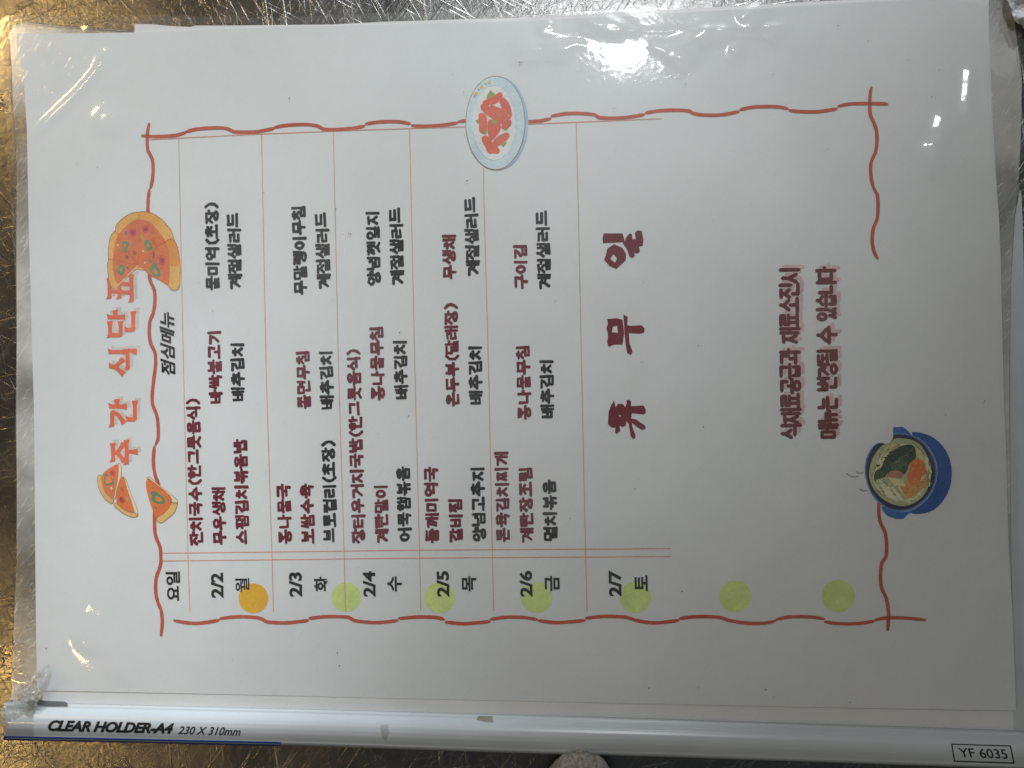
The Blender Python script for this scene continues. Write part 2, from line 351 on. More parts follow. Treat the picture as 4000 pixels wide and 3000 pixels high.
def strip(name, px, z, half_mm, h_mm, mat, parent, relief=None, **props):
    """thin raised bead following a photo line"""
    pts = [P(x, y, z) for x, y in px]; q = []
    for i in range(len(pts) - 1):
        n = max(1, int((pts[i + 1] - pts[i]).length / .002)); q += [pts[i].lerp(pts[i + 1], k / n) for k in range(n)]
    q.append(pts[-1]); vs, fs = [], []; hw = half_mm * 1e-3
    for i, p in enumerate(q):
        t = (q[min(i + 1, len(q) - 1)] - q[max(i - 1, 0)]); t.z = 0; t.normalize(); nrm = Vector((-t.y, t.x, 0))
        dz = float(relief(np.array(p.x), np.array(p.y))) if relief else 0
        for s, hh in ((-1, 0), (-.5, .8), (.5, .8), (1, 0)):
            a = p + nrm * hw * s; vs.append((a.x, a.y, z + dz + hh * h_mm * 1e-3))
        if i:
            k = 4 * i
            for j in range(3): fs.append((k - 4 + j, k - 3 + j, k + 1 + j, k + j))
    return link(name, mesh(name, vs, fs, True), mat, parent, **props)
SEAM = mat_simple('dark_seam_plastic', (.20, .18, .15), .4, 200, .2)  # dark plastic for the cover's edge lines
strip('cover_edge', [(40, 118), (33, 150), (43, 250), (50, 400), (62, 600), (66, 700)], Z_BACK + .0003, .07, .25, SEAM, hold)
strip('cover_edge', [(40, 118), (57, 100), (75, 91), (110, 88), (200, 98), (340, 108), (525, 119)], Z_BACK + .0003, .05, .25, SEAM, hold)
strip('weld_seam', [(3863, 250), (3882, 560), (3900, 850), (3910, 1100), (3920, 1512), (3935, 1900), (3950, 2300)], Z_FRONT, .06, .2, TAPE, hold, front_relief)

# right-hand pale rear film that shows past the cover
sheet('rear_flap', [(3984, 740), (3990, 760), (3996, 900), (4004, 1300), (4020, 1900), (4035, 2500), (4060, 2890), (3960, 2870), (3950, 2100), (3945, 1500), (3950, 1100), (3965, 850)],
      .00075, lambda x, y: x * 0, 0.004, PALE, hold, .0002)

# --- spine bar
ZB = 0.0016
bt = [(8, 2838), (40, 2752), (262, 2751), (1200, 2773), (2000, 2796), (2600, 2812), (3500, 2841), (4000, 2859), (4040, 2860)]
def bar_xy(s, v):
    """s in photo x, v 0 top edge .. 1 bottom edge"""
    top = np.interp(s, [0, 262, 1200, 2000, 2600, 3500, 4000, 4100], [2745, 2751, 2773, 2796, 2812, 2841, 2859, 2862])
    bot = np.interp(s, [0, 350, 1200, 2200, 2600, 3500, 4100], [2888, 2895, 2914, 2948, 2957, 2988, 3008])
    return top + (bot - top) * v
def bar_z(v):
    v = np.asarray(v, float)
    prof = np.interp(v, [0, .02, .06, .10, .13, .20, .30, .42, .55, .68, .80, .88, .93, .97, 1.0], [0, .55, .85, .95, 1.30, 2.15, 3.05, 3.65, 3.85, 3.6, 2.95, 2.35, 2.15, 1.5, .3])
    return ZB + prof * 1e-3
def bar_point(s, v, off=0.0):
    z = float(bar_z(v)) + off
    return P(s, float(bar_xy(s, v)), z)
bar = nest('spine_bar', hold)
vs, fs = [], []; SV = [0, .01, .02, .04, .06, .08, .10, .115, .13] + [.13 + .75 * i / 22 for i in range(1, 23)] + [.905, .93, .95, .97, .985, 1.0]
SS = [11, 14, 18, 24, 32] + list(range(50, 4041, 30)); R_ = len(SV)
for i, s in enumerate(SS):
    e = max(0.0, 1 - (s - 11) / 16.0); e = 1 - math.sqrt(max(0, 1 - e * e))   # rounded left end
    for j, v in enumerate(SV):
        vv = v
        if e > 0: vv = min(max(v, e * .10), 1 - e * .16)
        p = bar_point(s, vv); p.z = ZB * .5 + (p.z - ZB * .5) * (1 - .35 * e); vs.append(p)
    if i:
        for j in range(R_ - 1):
            k = i * R_ + j; fs.append((k - R_, k, k + 1, k - R_ + 1))
n0 = len(vs)
for i, s in enumerate(SS):
    a, c = vs[i * R_], vs[i * R_ + R_ - 1]; vs += [Vector((a.x, a.y, .0004)), Vector((c.x, c.y, .0004))]
    if i:
        k = n0 + 2 * i; fs += [(k - 2, i * R_ - R_, i * R_, k)[::-1], (k - 1, (i - 1) * R_ + R_ - 1, i * R_ + R_ - 1, k + 1), (k - 2, k - 1, k + 1, k)[::-1]]
fs.append(tuple([n0] + list(range(0, R_)) + [n0 + 1])); L = (len(SS) - 1) * R_; fs.append(tuple([n0 + 2 * len(SS) - 2] + list(range(L, L + R_)) + [n0 + 2 * len(SS) - 1])[::-1])
me = mesh('bar_shell', vs, fs, True)
bm = bmesh.new(); bm.from_mesh(me); bmesh.ops.recalc_face_normals(bm, faces=bm.faces); bm.to_mesh(me); bm.free()
link('bar_shell', me, BAR, bar)
def px_on_bar(x, y, off):
    top = float(bar_xy(x, 0)); bot = float(bar_xy(x, 1)); v = (y - top) / (bot - top); v = min(max(v, .0), 1.0)
    z = float(bar_z(v)) + off
    return P(x, y, z)
# blue edge strip along the lower left
vs, fs = [], []
xs = [14, 20, 30] + list(range(50, 1100, 35)) + [1098]
for i, x in enumerate(xs):
    for v, o in ((.905, .00010), (.93, .00018), (.985, .00012), (1.02, -.0002)):
        vs.append(P(x, float(bar_xy(x, v)), float(bar_z(min(v, 1))) + o))
    if i:
        for j in range(3): k = 4 * i + j; fs.append((k - 4, k, k + 1, k - 3))
link('blue_edge_strip', mesh('blue_edge_strip', vs, fs, True), BLUE, bar)
# patches of old tape glue on the bar
def bar_patch(name, px, mat, off=.00005, n=5):
    pts = [Vector(p) for p in px]; ext = []
    x0, x1 = min(p.x for p in pts), max(p.x for p in pts); y0, y1 = min(p.y for p in pts), max(p.y for p in pts)
    poly = densify(pts, 8)
    def ins(x, y):
        c = False; j = len(pts) - 1
        for i in range(len(pts)):
            if (pts[i].y > y) != (pts[j].y > y) and x < (pts[j].x - pts[i].x) * (y - pts[i].y) / (pts[j].y - pts[i].y + 1e-12) + pts[i].x: c = not c
            j = i
        return c
    x = x0 + 4
    while x < x1:
        y = y0 + 4
        while y < y1:
            if ins(x, y): ext.append((x, y))
            y += 8
        x += 8
    v, f = cdt_fill([poly], ext, 1e-4)
    return link(name, mesh(name, [px_on_bar(q.x, q.y, off) for q in v], [t[::-1] for t in f], True), mat, bar)
bar_patch('glue_residue', [(1868, 2797), (1925, 2797), (1928, 2822), (1900, 2821), (1862, 2812)], mat_simple('old_glue', (.30, .30, .24), .5, 400, .3))
bar_patch('glue_residue', [(1485, 2832), (1515, 2830), (1520, 2860), (1508, 2893), (1492, 2880)], mat_simple('pale_glue', (.42, .47, .47), .45, 400, .15))
bar_patch('clear_tape', [(12, 2840), (60, 2790), (132, 2760), (131, 2870), (133, 2883), (14, 2880)], TAPE, .00012)
# torn film over the left end of the bar
def crumple(name, px, zf, step, mat, parent, amp, freq, **props):
    pts = [Vector(p) for p in px]; poly = densify(pts, step * 1.0)
    ext = []; x0, x1 = min(p.x for p in pts), max(p.x for p in pts); y0, y1 = min(p.y for p in pts), max(p.y for p in pts)
    X, Y = np.meshgrid(np.arange(x0, x1, step), np.arange(y0, y1, step))
    for x, y in zip(X.ravel(), Y.ravel()):
        x += random.uniform(-.3, .3) * step; y += random.uniform(-.3, .3) * step; c = False; j = len(pts) - 1
        for i in range(len(pts)):
            if (pts[i].y > y) != (pts[j].y > y) and x < (pts[j].x - pts[i].x) * (y - pts[i].y) / (pts[j].y - pts[i].y + 1e-12) + pts[i].x: c = not c
            j = i
        if c: ext.append((x, y))
    v, f = cdt_fill([poly], ext, 1e-4); vs = []
    from mathutils import noise
    for q in v:
        n = noise.noise(Vector((q.x * freq, q.y * freq, 3.3))) + .5 * abs(noise.noise(Vector((q.x * freq * 2.3, q.y * freq * 2.1, 9.3))))
        vs.append(P(q.x, q.y, max(.0004, zf(q.x, q.y) + amp * n)))
    return link(name, mesh(name, vs, [t[::-1] for t in f], True), mat, parent, **props)
def on_bar_z(x, y):
    top = float(bar_xy(x, 0)); v = (y - top) / (float(bar_xy(x, 1)) - top)
    if x < 0: return .003
    if v < 0: return .0035 + max(0, .0022 * (1 + v))
    return float(bar_z(min(v, 1))) + .0006
crumple('torn_film', [(199, 2590), (170, 2608), (145, 2631), (115, 2648), (90, 2661), (60, 2691), (45, 2715), (18, 2754), (-2, 2787), (-14, 2808), (-12, 2826), (0, 2828), (20, 2826), (45, 2819),
                      (70, 2803), (92, 2792), (118, 2803), (130, 2780), (136, 2766), (143, 2733), (163, 2709), (175, 2696), (145, 2693), (133, 2702), (140, 2685), (151, 2673), (169, 2652), (185, 2625)],
        on_bar_z, 5.0, TORN, hold, .0011, .035)
crumple('torn_film', [(60, 2700), (110, 2672), (150, 2690), (178, 2697), (160, 2722), (146, 2745), (120, 2760), (100, 2745), (70, 2735)], lambda x, y: on_bar_z(x, y) + .0012, 4.5, TORN, hold, .0012, .06)
sheet('film_shred', [(143, 2731), (168, 2738), (250, 2741), (262, 2747), (262, 2756), (200, 2757), (143, 2752)], .0030, lambda x, y: x * 0, .003, mat_simple('grey_shred', (.15, .165, .18), .6, 300, .3), hold, .0002)

# ------------------------------------------------------------------ papers
sheet('paper_sheet', [(525, 93), (600, 95), (660, 101), (700, 104), (745, 105), (765, 100), (900, 100), (1300, 96), (1500, 85), (2000, 70), (2400, 50), (3000, 17), (3300, 0), (3862, -28), (3863, 120), (3880, 500), (3905, 900), (3925, 1700), (3944, 2200), (3952, 2600), (560, 2600), (535, 900)],
      Z_BACKING, flat, .006, PAPER2, None, category='paper', label='blank white paper sheet whose edge peeks out above the top edge of the menu')
sheet('paper_sheet', [(157, 600), (3840, 560), (3890, 2000), (3925, 2500), (3955, 2700), (4010, 2780), (4010, 2870), (3000, 2840), (2000, 2812), (1000, 2790), (262, 2765), (165, 2760)],
      Z_BACKING + .00015, flat, .006, PAPER2, None, category='paper', label='blank white paper sheet showing as a strip between the menu and the spine bar')
menu = empty('menu_sheet', P(2000, 1500, Z_MENU), category='menu',
             label='printed weekly Korean lunch menu with wavy orange border, inside the clear holder')
sheet('paper', [(62, 128), (300, 129), (525, 126), (700, 120), (1000, 108), (1500, 97), (2000, 84), (2400, 64), (3000, 30), (3300, 10), (3863, -15), (3866, 200), (3874, 500), (3886, 700), (3899, 818), (3908, 1020), (3912, 1223), (3919, 1512), (3928, 1693), (3938, 2131), (3945, 2250), (3953, 2441), (3965, 2773),
                (3600, 2767), (3000, 2757), (2400, 2746), (2000, 2738), (1500, 2727), (1000, 2714), (300, 2700), (146, 2697), (141, 2500), (137, 2200), (133, 1600), (128, 1400), (120, 1100), (113, 900), (108, 700), (103, 500), (92, 330), (78, 240), (66, 180)],
      Z_MENU, lift, .004, PAPER, menu, .0002)

LZ = [0]
def surf(x, y, layer, stack=0):
    z0 = Z_MENU + .00006 + layer * .000012
    p = P(x, y, z0); dz = float(lift(np.array(p.x), np.array(p.y)))
    return P(x, y, z0 + dz)
def print_mesh(name, polys, layer, mat, parent, union=True, **props):
    """polys: closed outlines in photo pixels"""
    vs, fs = [], []
    groups = [polys] if union else [[p] for p in polys]
    for g in groups:
        v, f = cdt_fill(g, (), 1e-3)
        k = len(vs); vs += [surf(q.x, q.y, layer) for q in v]; fs += [tuple(k + i for i in reversed(t)) for t in f]
    return link(name, mesh(name, vs, fs), mat, parent, **props)
def stroke_polys(pts, wd, jitter=0.0, knob=1.0, closed=False, caps=8, taper=None):
    """quads along the polyline plus a small polygon at each joint"""
    out = []; n = len(pts); pts = [Vector(p) for p in pts]
    ws = [wd * (1 + random.uniform(-jitter, jitter)) * (taper[i] if taper else 1) for i in range(n)]
    rng = range(n) if closed else range(n - 1)
    for i in rng:
        a, b = pts[i], pts[(i + 1) % n]; d = b - a
        if d.length < 1e-6: continue
        d.normalize(); m = Vector((-d.y, d.x)); wa, wb = ws[i] / 2, ws[(i + 1) % n] / 2
        out.append([a + m * wa, b + m * wb, b - m * wb, a - m * wa])
    for i, p in enumerate(pts):
        r = ws[i] / 2 * knob; ph = random.uniform(0, 1)
        out.append([p + Vector((math.cos(ph + 2 * math.pi * k / caps), math.sin(ph + 2 * math.pi * k / caps))) * r for k in range(caps)])
    return out
def resample(pts, step):
    pts = [Vector(p) for p in pts]
    # catmull-rom through the points
    out = []
    for i in range(len(pts) - 1):
        p0 = pts[max(i - 1, 0)]; p1 = pts[i]; p2 = pts[i + 1]; p3 = pts[min(i + 2, len(pts) - 1)]
        n = max(1, int((p2 - p1).length / step))
        for k in range(n):
            t = k / n; out.append(0.5 * ((2 * p1) + (p2 - p0) * t + (2 * p0 - 5 * p1 + 4 * p2 - p3) * t * t + (3 * p1 - p0 - 3 * p2 + p3) * t ** 3))
    out.append(pts[-1]); return out

# ------------------------------------------------------------------ Hangul letters drawn as strokes
CHO = list('ㄱㄲㄴㄷㄸㄹㅁㅂㅃㅅㅆㅇㅈㅉㅊㅋㅌㅍㅎ')
JUNG = list('ㅏㅐㅑㅒㅓㅔㅕㅖㅗㅘㅙㅚㅛㅜㅝㅞㅟㅠㅡㅢㅣ')
JONG = [''] + list('ㄱㄲㄳㄴㄵㄶㄷㄹㄺㄻㄼㄽㄾㄿㅀㅁㅂㅄㅅㅆㅇㅈㅊㅋㅌㅍㅎ')
def circle(cx, cy, rx, ry, n=10): return ('o', [(cx + rx * math.cos(2 * math.pi * k / n), cy + ry * math.sin(2 * math.pi * k / n)) for k in range(n)])
def cons(c, pos='c'):
    L_ = lambda *p: ('l', list(p))
    if c == 'ㄱ': return [L_((0, .08), (1, .08), (.82, .55), (.25, 1))] if pos == 'v' else [L_((0, .08), (1, .05), (.93, 1))]
    if c == 'ㄴ': return [L_((.05, 0), (.05, .88), (1, .88))]
    if c == 'ㄷ': return [L_((0, .05), (1, .03)), L_((.05, .05), (.05, .92), (1, .92))]
    if c == 'ㄹ': return [L_((0, .04), (.95, .02), (.95, .48), (.04, .5), (.04, .96), (1, .94))]
    if c == 'ㅁ': return [L_((.05, .05), (.05, .95), (.95, .95), (.95, .05), (.05, .05))]
    if c == 'ㅂ': return [L_((.05, 0), (.05, .95), (.95, .95), (.95, 0)), L_((.05, .5), (.95, .5))]
    if c == 'ㅅ': return [L_((.52, 0), (.45, .4), (0, 1)), L_((.47, .42), (1, .98))]
    if c == 'ㅇ': return [circle(.5, .5, .46, .46)]
    if c == 'ㅈ': return [L_((0, .08), (1, .05)), L_((.55, .08), (.42, .5), (0, 1)), L_((.45, .45), (1, .98))]
    if c == 'ㅊ': return [L_((.35, 0), (.65, 0)), L_((0, .26), (1, .24)), L_((.55, .26), (.42, .6), (0, 1)), L_((.45, .55), (1, .98))]
    if c == 'ㅋ': return [L_((0, .05), (1, .05), (.85, .5), (.3, 1)), L_((.05, .45), (.85, .42))]
    if c == 'ㅌ': return [L_((0, .03), (1, .03)), L_((.05, .03), (.05, .95), (1, .95)), L_((.05, .5), (.95, .48))]
    if c == 'ㅍ': return [L_((0, .05), (1, .03)), L_((.3, .05), (.33, .92)), L_((.7, .05), (.67, .92)), L_((0, .95), (1, .93))]
    if c == 'ㅎ': return [L_((.35, 0), (.65, 0)), L_((0, .26), (1, .24)), circle(.5, .68, .32, .28)]
    dbl = {'ㄲ': 'ㄱ', 'ㄸ': 'ㄷ', 'ㅃ': 'ㅂ', 'ㅆ': 'ㅅ', 'ㅉ': 'ㅈ'}
    if c in dbl:
        o = []
        for k in (0, 1):
            for t, p in cons(dbl[c], pos): o.append((t, [(x * .46 + k * .54, y) for x, y in p]))
        return o
    return []
def vow_v(v):
    L_ = lambda *p: ('l', list(p))
    return {'ㅏ': [L_((.35, 0), (.35, 1)), L_((.35, .45), (1, .43))], 'ㅑ': [L_((.35, 0), (.35, 1)), L_((.35, .33), (1, .32)), L_((.35, .6), (1, .6))],
            'ㅓ': [L_((.8, 0), (.8, 1)), L_((0, .45), (.8, .45))], 'ㅕ': [L_((.8, 0), (.8, 1)), L_((0, .33), (.8, .33)), L_((0, .6), (.8, .6))],
            'ㅣ': [L_((.65, 0), (.65, 1))], 'ㅐ': [L_((.2, .03), (.2, .95)), L_((.9, 0), (.9, 1)), L_((.2, .47), (.9, .47))],
            'ㅔ': [L_((.45, .03), (.45, .95)), L_((1, 0), (1, 1)), L_((-.1, .45), (.45, .45))], 'ㅖ': [L_((.45, .03), (.45, .95)), L_((1, 0), (1, 1)), L_((-.1, .33), (.45, .33)), L_((-.1, .6), (.45, .6))]}[v]
def vow_h(v):
    L_ = lambda *p: ('l', list(p))
    return {'ㅗ': [L_((0, .85), (1, .82)), L_((.5, 0), (.5, .83))], 'ㅛ': [L_((0, .85), (1, .82)), L_((.33, 0), (.33, .83)), L_((.67, 0), (.67, .83))],
            'ㅜ': [L_((0, .15), (1, .12)), L_((.52, .15), (.52, 1))], 'ㅠ': [L_((0, .15), (1, .12)), L_((.33, .15), (.28, 1)), L_((.7, .15), (.72, 1))], 'ㅡ': [L_((0, .5), (1, .46))]}[v]
def boxed(strokes, x0, y0, x1, y1): return [(t, [(x0 + (x1 - x0) * x, y0 + (y1 - y0) * y) for x, y in p]) for t, p in strokes]
def syllable(ch):
    """strokes in a unit square, y down"""
    if ch == '(': return [('l', [(.36, .0), (.14, .25), (.09, .5), (.14, .75), (.36, 1.0)])], .42
    if ch == ')': return [('l', [(.04, .0), (.26, .25), (.31, .5), (.26, .75), (.04, 1.0)])], .42
    if ch == ' ': return [], .55
    k = ord(ch) - 0xAC00; c = CHO[k // 588]; v = JUNG[(k % 588) // 28]; f = JONG[k % 28]
    comp = {'ㅘ': ('ㅗ', 'ㅏ'), 'ㅝ': ('ㅜ', 'ㅓ'), 'ㅚ': ('ㅗ', 'ㅣ'), 'ㅟ': ('ㅜ', 'ㅣ'), 'ㅢ': ('ㅡ', 'ㅣ')}
    s = []
    if v in comp:
        h, vv = comp[v]; b = .62 if f else 1.0
        s += boxed(cons(c), .04, .02, .56, .42 * b); s += boxed(vow_h(h), 0, .50 * b, .66, .86 * b); s += boxed(vow_v(vv), .70, 0, 1, b)
        if f: s += boxed(cons(f), .18, .70, .95, 1)
    elif v in 'ㅗㅛㅜㅠㅡ':
        if f: s += boxed(cons(c), .16, 0, .84, .30); s += boxed(vow_h(v), 0, .37, 1, .61); s += boxed(cons(f), .16, .68, .86, 1)
        else: s += boxed(cons(c), .14, .02, .86, .46); s += boxed(vow_h(v), 0, .54, 1, .98)
    else:
        wide = v in 'ㅐㅔㅖ'; xr = .46 if wide else .54; xv = .58 if wide else .64
        if f: s += boxed(cons(c, 'v'), 0, .02, xr, .50); s += boxed(vow_v(v), xv, 0, 1, .58); s += boxed(cons(f), .2, .68, .94, 1)
        else: s += boxed(cons(c, 'v'), 0, .12, xr, .86); s += boxed(vow_v(v), xv, 0, 1, 1)
    return s, 1.0
def hangul(text, S, E, hgt, wd, style, adv_gap=.09, squeeze=1.0, glyph_w=None):
    """outline polygons in photo pixels for a word that runs from S to E; letters stand to the left of that way"""
    S = Vector(S); E = Vector(E); a = (E - S); Ltot = a.length; a.normalize(); up = Vector((a.y, -a.x))
    items = [syllable(c) for c in text]; tot = sum(w_ for _, w_ in items) + adv_gap * (len(text) - 1)
    u = Ltot / tot; pos = 0; groups = []
    for (st, w_), ch in zip(items, text):
        polys = []; gw = u * squeeze; nst = len(st)
        ink_load = sum(sum(math.dist(p_[i], p_[i + 1]) for i in range(len(p_) - 1)) for _, p_ in st)
        w2 = wd * min(1.12, max(.70, 1.12 - .055 * (ink_load - 3.0)))
        ox = random.uniform(-.01, .01); oy = random.uniform(-.015, .015)
        for t, pl in st:
            q = []
            for (x, y) in pl:
                jx = random.uniform(-.018, .018) if style == 'brush' else 0; jy = random.uniform(-.018, .018) if style == 'brush' else 0
                m = w2 / 2 / u * .8
                X = m + (x * (1 - 2 * m)) + jx + ox; Y = m + y * (1 - 2 * m) + jy + oy
                q.append(S + a * (pos + X * gw) + up * (hgt * (.5 - Y)))
            if style == 'brush':
                polys += stroke_polys(q, w2, .16, 1.14, t == 'o', 6)
            elif style == 'serif':
                polys += stroke_polys(q, w2, 0, .98, t == 'o', 4)
                if t == 'l':
                    d = (q[1] - q[0]).normalized(); m_ = Vector((-d.y, d.x)); p = q[0]
                    polys.append([p - d * w2 * .55 - m_ * w2 * .95, p + d * w2 * .9 - m_ * w2 * .3, p + d * w2 * .4 + m_ * w2 * .5, p - d * w2 * .3 + m_ * w2 * .45])
                    d = (q[-1] - q[-2]).normalized(); m_ = Vector((-d.y, d.x)); p = q[-1]
                    polys.append([p - d * w2 * 1.3 + m_ * w2 * .4, p - d * w2 * 1.3 - m_ * w2 * .4, p + d * w2 * .35 - m_ * w2 * .75, p + d * w2 * .5 + m_ * w2 * .8])
            else: polys += stroke_polys(q, w2, .03, .95, t == 'o', 8)
        groups.append(polys); pos += u * (w_ + adv_gap)
    return groups
def word(text, S, E, hgt, wd, mat, layer, parent, style='brush', name='menu_text', gap=.09, whole=False, **props):
    st = random.getstate(); groups = [g for g in hangul(text, S, E, hgt, wd, style, gap) if g]
    if whole: groups = [[p for g in groups for p in g]]
    vs, fs = [], []
    for g in groups:
        v, f = cdt_fill(g, (), 1e-3); k = len(vs)
        vs += [surf(q.x, q.y, layer) for q in v]; fs += [tuple(k + i for i in reversed(t)) for t in f]
    return link(name, mesh(name, vs, fs), mat, parent, **props)

RED = ink(96, 24, 42); BLK = ink(24, 26, 28); DIMRED = ink(104, 28, 40, 165); DIMBLK = ink(26, 27, 28, 160); DIMRED2 = ink(72, 18, 24, 160); GHOST = ink(150, 128, 130, 158)
ORANGE = ink(200, 98, 70); LINE = ink(198, 140, 118); DIMLINE = ink(150, 92, 66, 175); GREYSH = ink(186, 180, 176)
items = [
 ('잔치국수(한그릇음식)', (768, 2130), (754, 1557), RED), ('무우생채', (860, 2127), (852.5, 1902), RED), ('스팸김치볶음밥', (949, 2125), (938, 1715), RED),
 ('바싹불고기', (843, 1576), (836, 1289), RED), ('배추김치', (931, 1566), (926, 1336), BLK), ('물미역(초장)', (832, 1133), (826, 792), BLK), ('계절샐러드', (918.5, 1127), (913, 831), BLK),
 ('콩나물국', (1115, 2124), (1107, 1891), RED), ('보쌈수육', (1204.5, 2122.6), (1198, 1889), RED), ('브로컬리(초장)', (1291, 2118), (1282.6, 1721), BLK),
 ('쫄면무침', (1189, 1597), (1183, 1369), RED), ('배추김치', (1279, 1599.5), (1272, 1368), BLK), ('무말랭이무침', (1174.6, 1151), (1166, 802), BLK), ('계절샐러드', (1265, 1127), (1256.6, 830), BLK),
 ('장터우거지국밥(한그릇음식)', (1402, 2121), (1380.5, 1364), RED), ('계란말이', (1493, 2120), (1487, 1891), RED), ('어묵햄볶음', (1581, 2115), (1575, 1822), BLK),
 ('콩나물무침', (1477.5, 1562.7), (1471, 1273), RED), ('배추김치', (1567.7, 1558), (1562, 1326), BLK), ('양념깻잎지', (1461.6, 1115), (1455, 822), BLK), ('계절샐러드', (1553, 1112), (1546, 812), BLK),
 ('들깨미역국', (1689, 2120), (1683.5, 1823), RED), ('갈비찜', (1781.4, 2117.5), (1778.5, 1946), RED), ('양념고추지', (1872.6, 2115), (1865, 1822), BLK),
 ('온두부(달래장)', (1769, 1588), (1762, 1185), RED), ('배추김치', (1859.6, 1579.6), (1855.7, 1348), BLK), ('무생채', (1757, 1090), (1753.5, 916), RED), ('계절샐러드', (1848.5, 1074), (1839, 771), BLK),
 ('돈육김치찌개', (1966.7, 2117.5), (1958, 1763), RED), ('계란장조림', (2058.8, 2117.5), (2052.5, 1823), RED), ('멸치볶음', (2152.4, 2111.7), (2145.6, 1874), BLK),
 ('콩나물무침', (2049, 1637.5), (2043, 1347), RED), ('배추김치', (2139, 1634), (2134.5, 1402), BLK), ('구이김', (2036, 1129), (2032, 953), RED), ('계절샐러드', (2126, 1127), (2120, 823), BLK)]
for t, S, E_, m in items:
    word(t, S, E_, 54, 9.8, m, 3, menu, gap=.07)
BIGRED = ink(82, 18, 32, 165)
def keyhole(outer, inner):
    o = [Vector(p) for p in outer]; n = [Vector(p) for p in inner]
    area_ = lambda q: sum(q[k].x * q[(k + 1) % len(q)].y - q[(k + 1) % len(q)].x * q[k].y for k in range(len(q)))
    if area_(o) * area_(n) > 0: n.reverse()
    a, b = min(((a, b) for a in range(len(o)) for b in range(len(n))), key=lambda t: (o[t[0]] - n[t[1]]).length)
    return o[:a + 1] + n[b:] + n[:b + 1] + o[a:]
BIG = {
 'day': [keyhole([(330, 255), (385, 280), (408, 320), (405, 360), (345, 415), (300, 395), (265, 355), (275, 330), (285, 285)], [(325, 318), (350, 345), (335, 375), (305, 350)]), [(262, 185), (385, 185), (400, 240), (258, 248), (255, 215)],
         [(400, 240), (405, 215), (430, 185), (445, 190), (450, 225), (470, 220), (465, 180), (480, 165), (510, 170), (520, 230), (515, 265), (490, 270), (498, 300), (485, 315), (460, 310), (465, 330), (450, 345), (430, 335), (415, 290), (385, 245)]],
 'no': [keyhole([(285, 740), (350, 735), (385, 745), (395, 830), (385, 905), (330, 905), (295, 920), (285, 890), (290, 860), (290, 830), (280, 800), (290, 770)], [(322, 790), (350, 780), (355, 830), (315, 825)]),
        [(390, 712), (418, 725), (415, 780), (435, 785), (505, 780), (528, 800), (525, 825), (500, 835), (425, 830), (430, 900), (450, 950), (440, 972), (415, 960), (405, 900), (398, 830), (395, 770)]],
 'rest': [keyhole([(330, 1268), (340, 1312), (355, 1290), (385, 1290), (402, 1312), (412, 1285), (410, 1268), (425, 1262), (440, 1275), (440, 1305), (520, 1300), (535, 1325), (535, 1350), (520, 1358), (445, 1350), (440, 1385), (470, 1390), (530, 1430), (535, 1448), (515, 1460), (480, 1440), (445, 1410), (448, 1440), (468, 1490), (468, 1510), (455, 1518), (438, 1500), (425, 1420), (410, 1400), (405, 1430), (385, 1440), (365, 1430), (370, 1465), (345, 1485), (335, 1470), (340, 1445), (310, 1440), (290, 1420), (295, 1340), (310, 1300)], [(365, 1358), (375, 1365), (370, 1374), (362, 1368)])]}
for k_, polys_ in BIG.items():
    print_mesh('closed_day_text', [[Vector((2200 + p[0] / 1.659, 800 + p[1] / 1.659)) for p in q] for q in polys_], 3, BIGRED, menu)
for (t, S, E_) in (('식재료공급과', (3090, 1714), (3086, 1360)), ('재료소진시', (3086, 1342), (3084, 1042)), ('메뉴는', (3236, 1714), (3234, 1547)), ('변경될', (3233, 1529), (3231, 1361)), ('수', (3231, 1345), (3230, 1272)), ('있습니다', (3229, 1255), (3226, 1040))):
    rst = random.getstate()
    word(t, (S[0] + 15, S[1] - 13), (E_[0] + 15, E_[1] - 13), 88, 13.5, GHOST, 2, menu, 'gothic', 'notice_shadow', -.10, True)
    random.setstate(rst)
    word(t, S, E_, 88, 13, DIMRED2, 3, menu, 'gothic', 'notice_text', -.10, True)
for (t, x0, y1, y0) in (('주', 429, 1814, 1718), ('간', 427, 1668, 1560), ('식', 422, 1464, 1356), ('단', 420, 1317, 1210), ('표', 419, 1180, 1072)):
    hh = 112
    word(t, (x0 + hh / 2 + 13, y1 - 12), (x0 + hh / 2 + 12, y0 - 12), hh, 14.5, GREYSH, 1, menu, 'serif', 'title_shadow', 0, True)
    word(t, (x0 + hh / 2, y1), (x0 + hh / 2 - 1, y0), hh, 14.5, ORANGE, 2, menu, 'serif', 'title_text', 0, True)

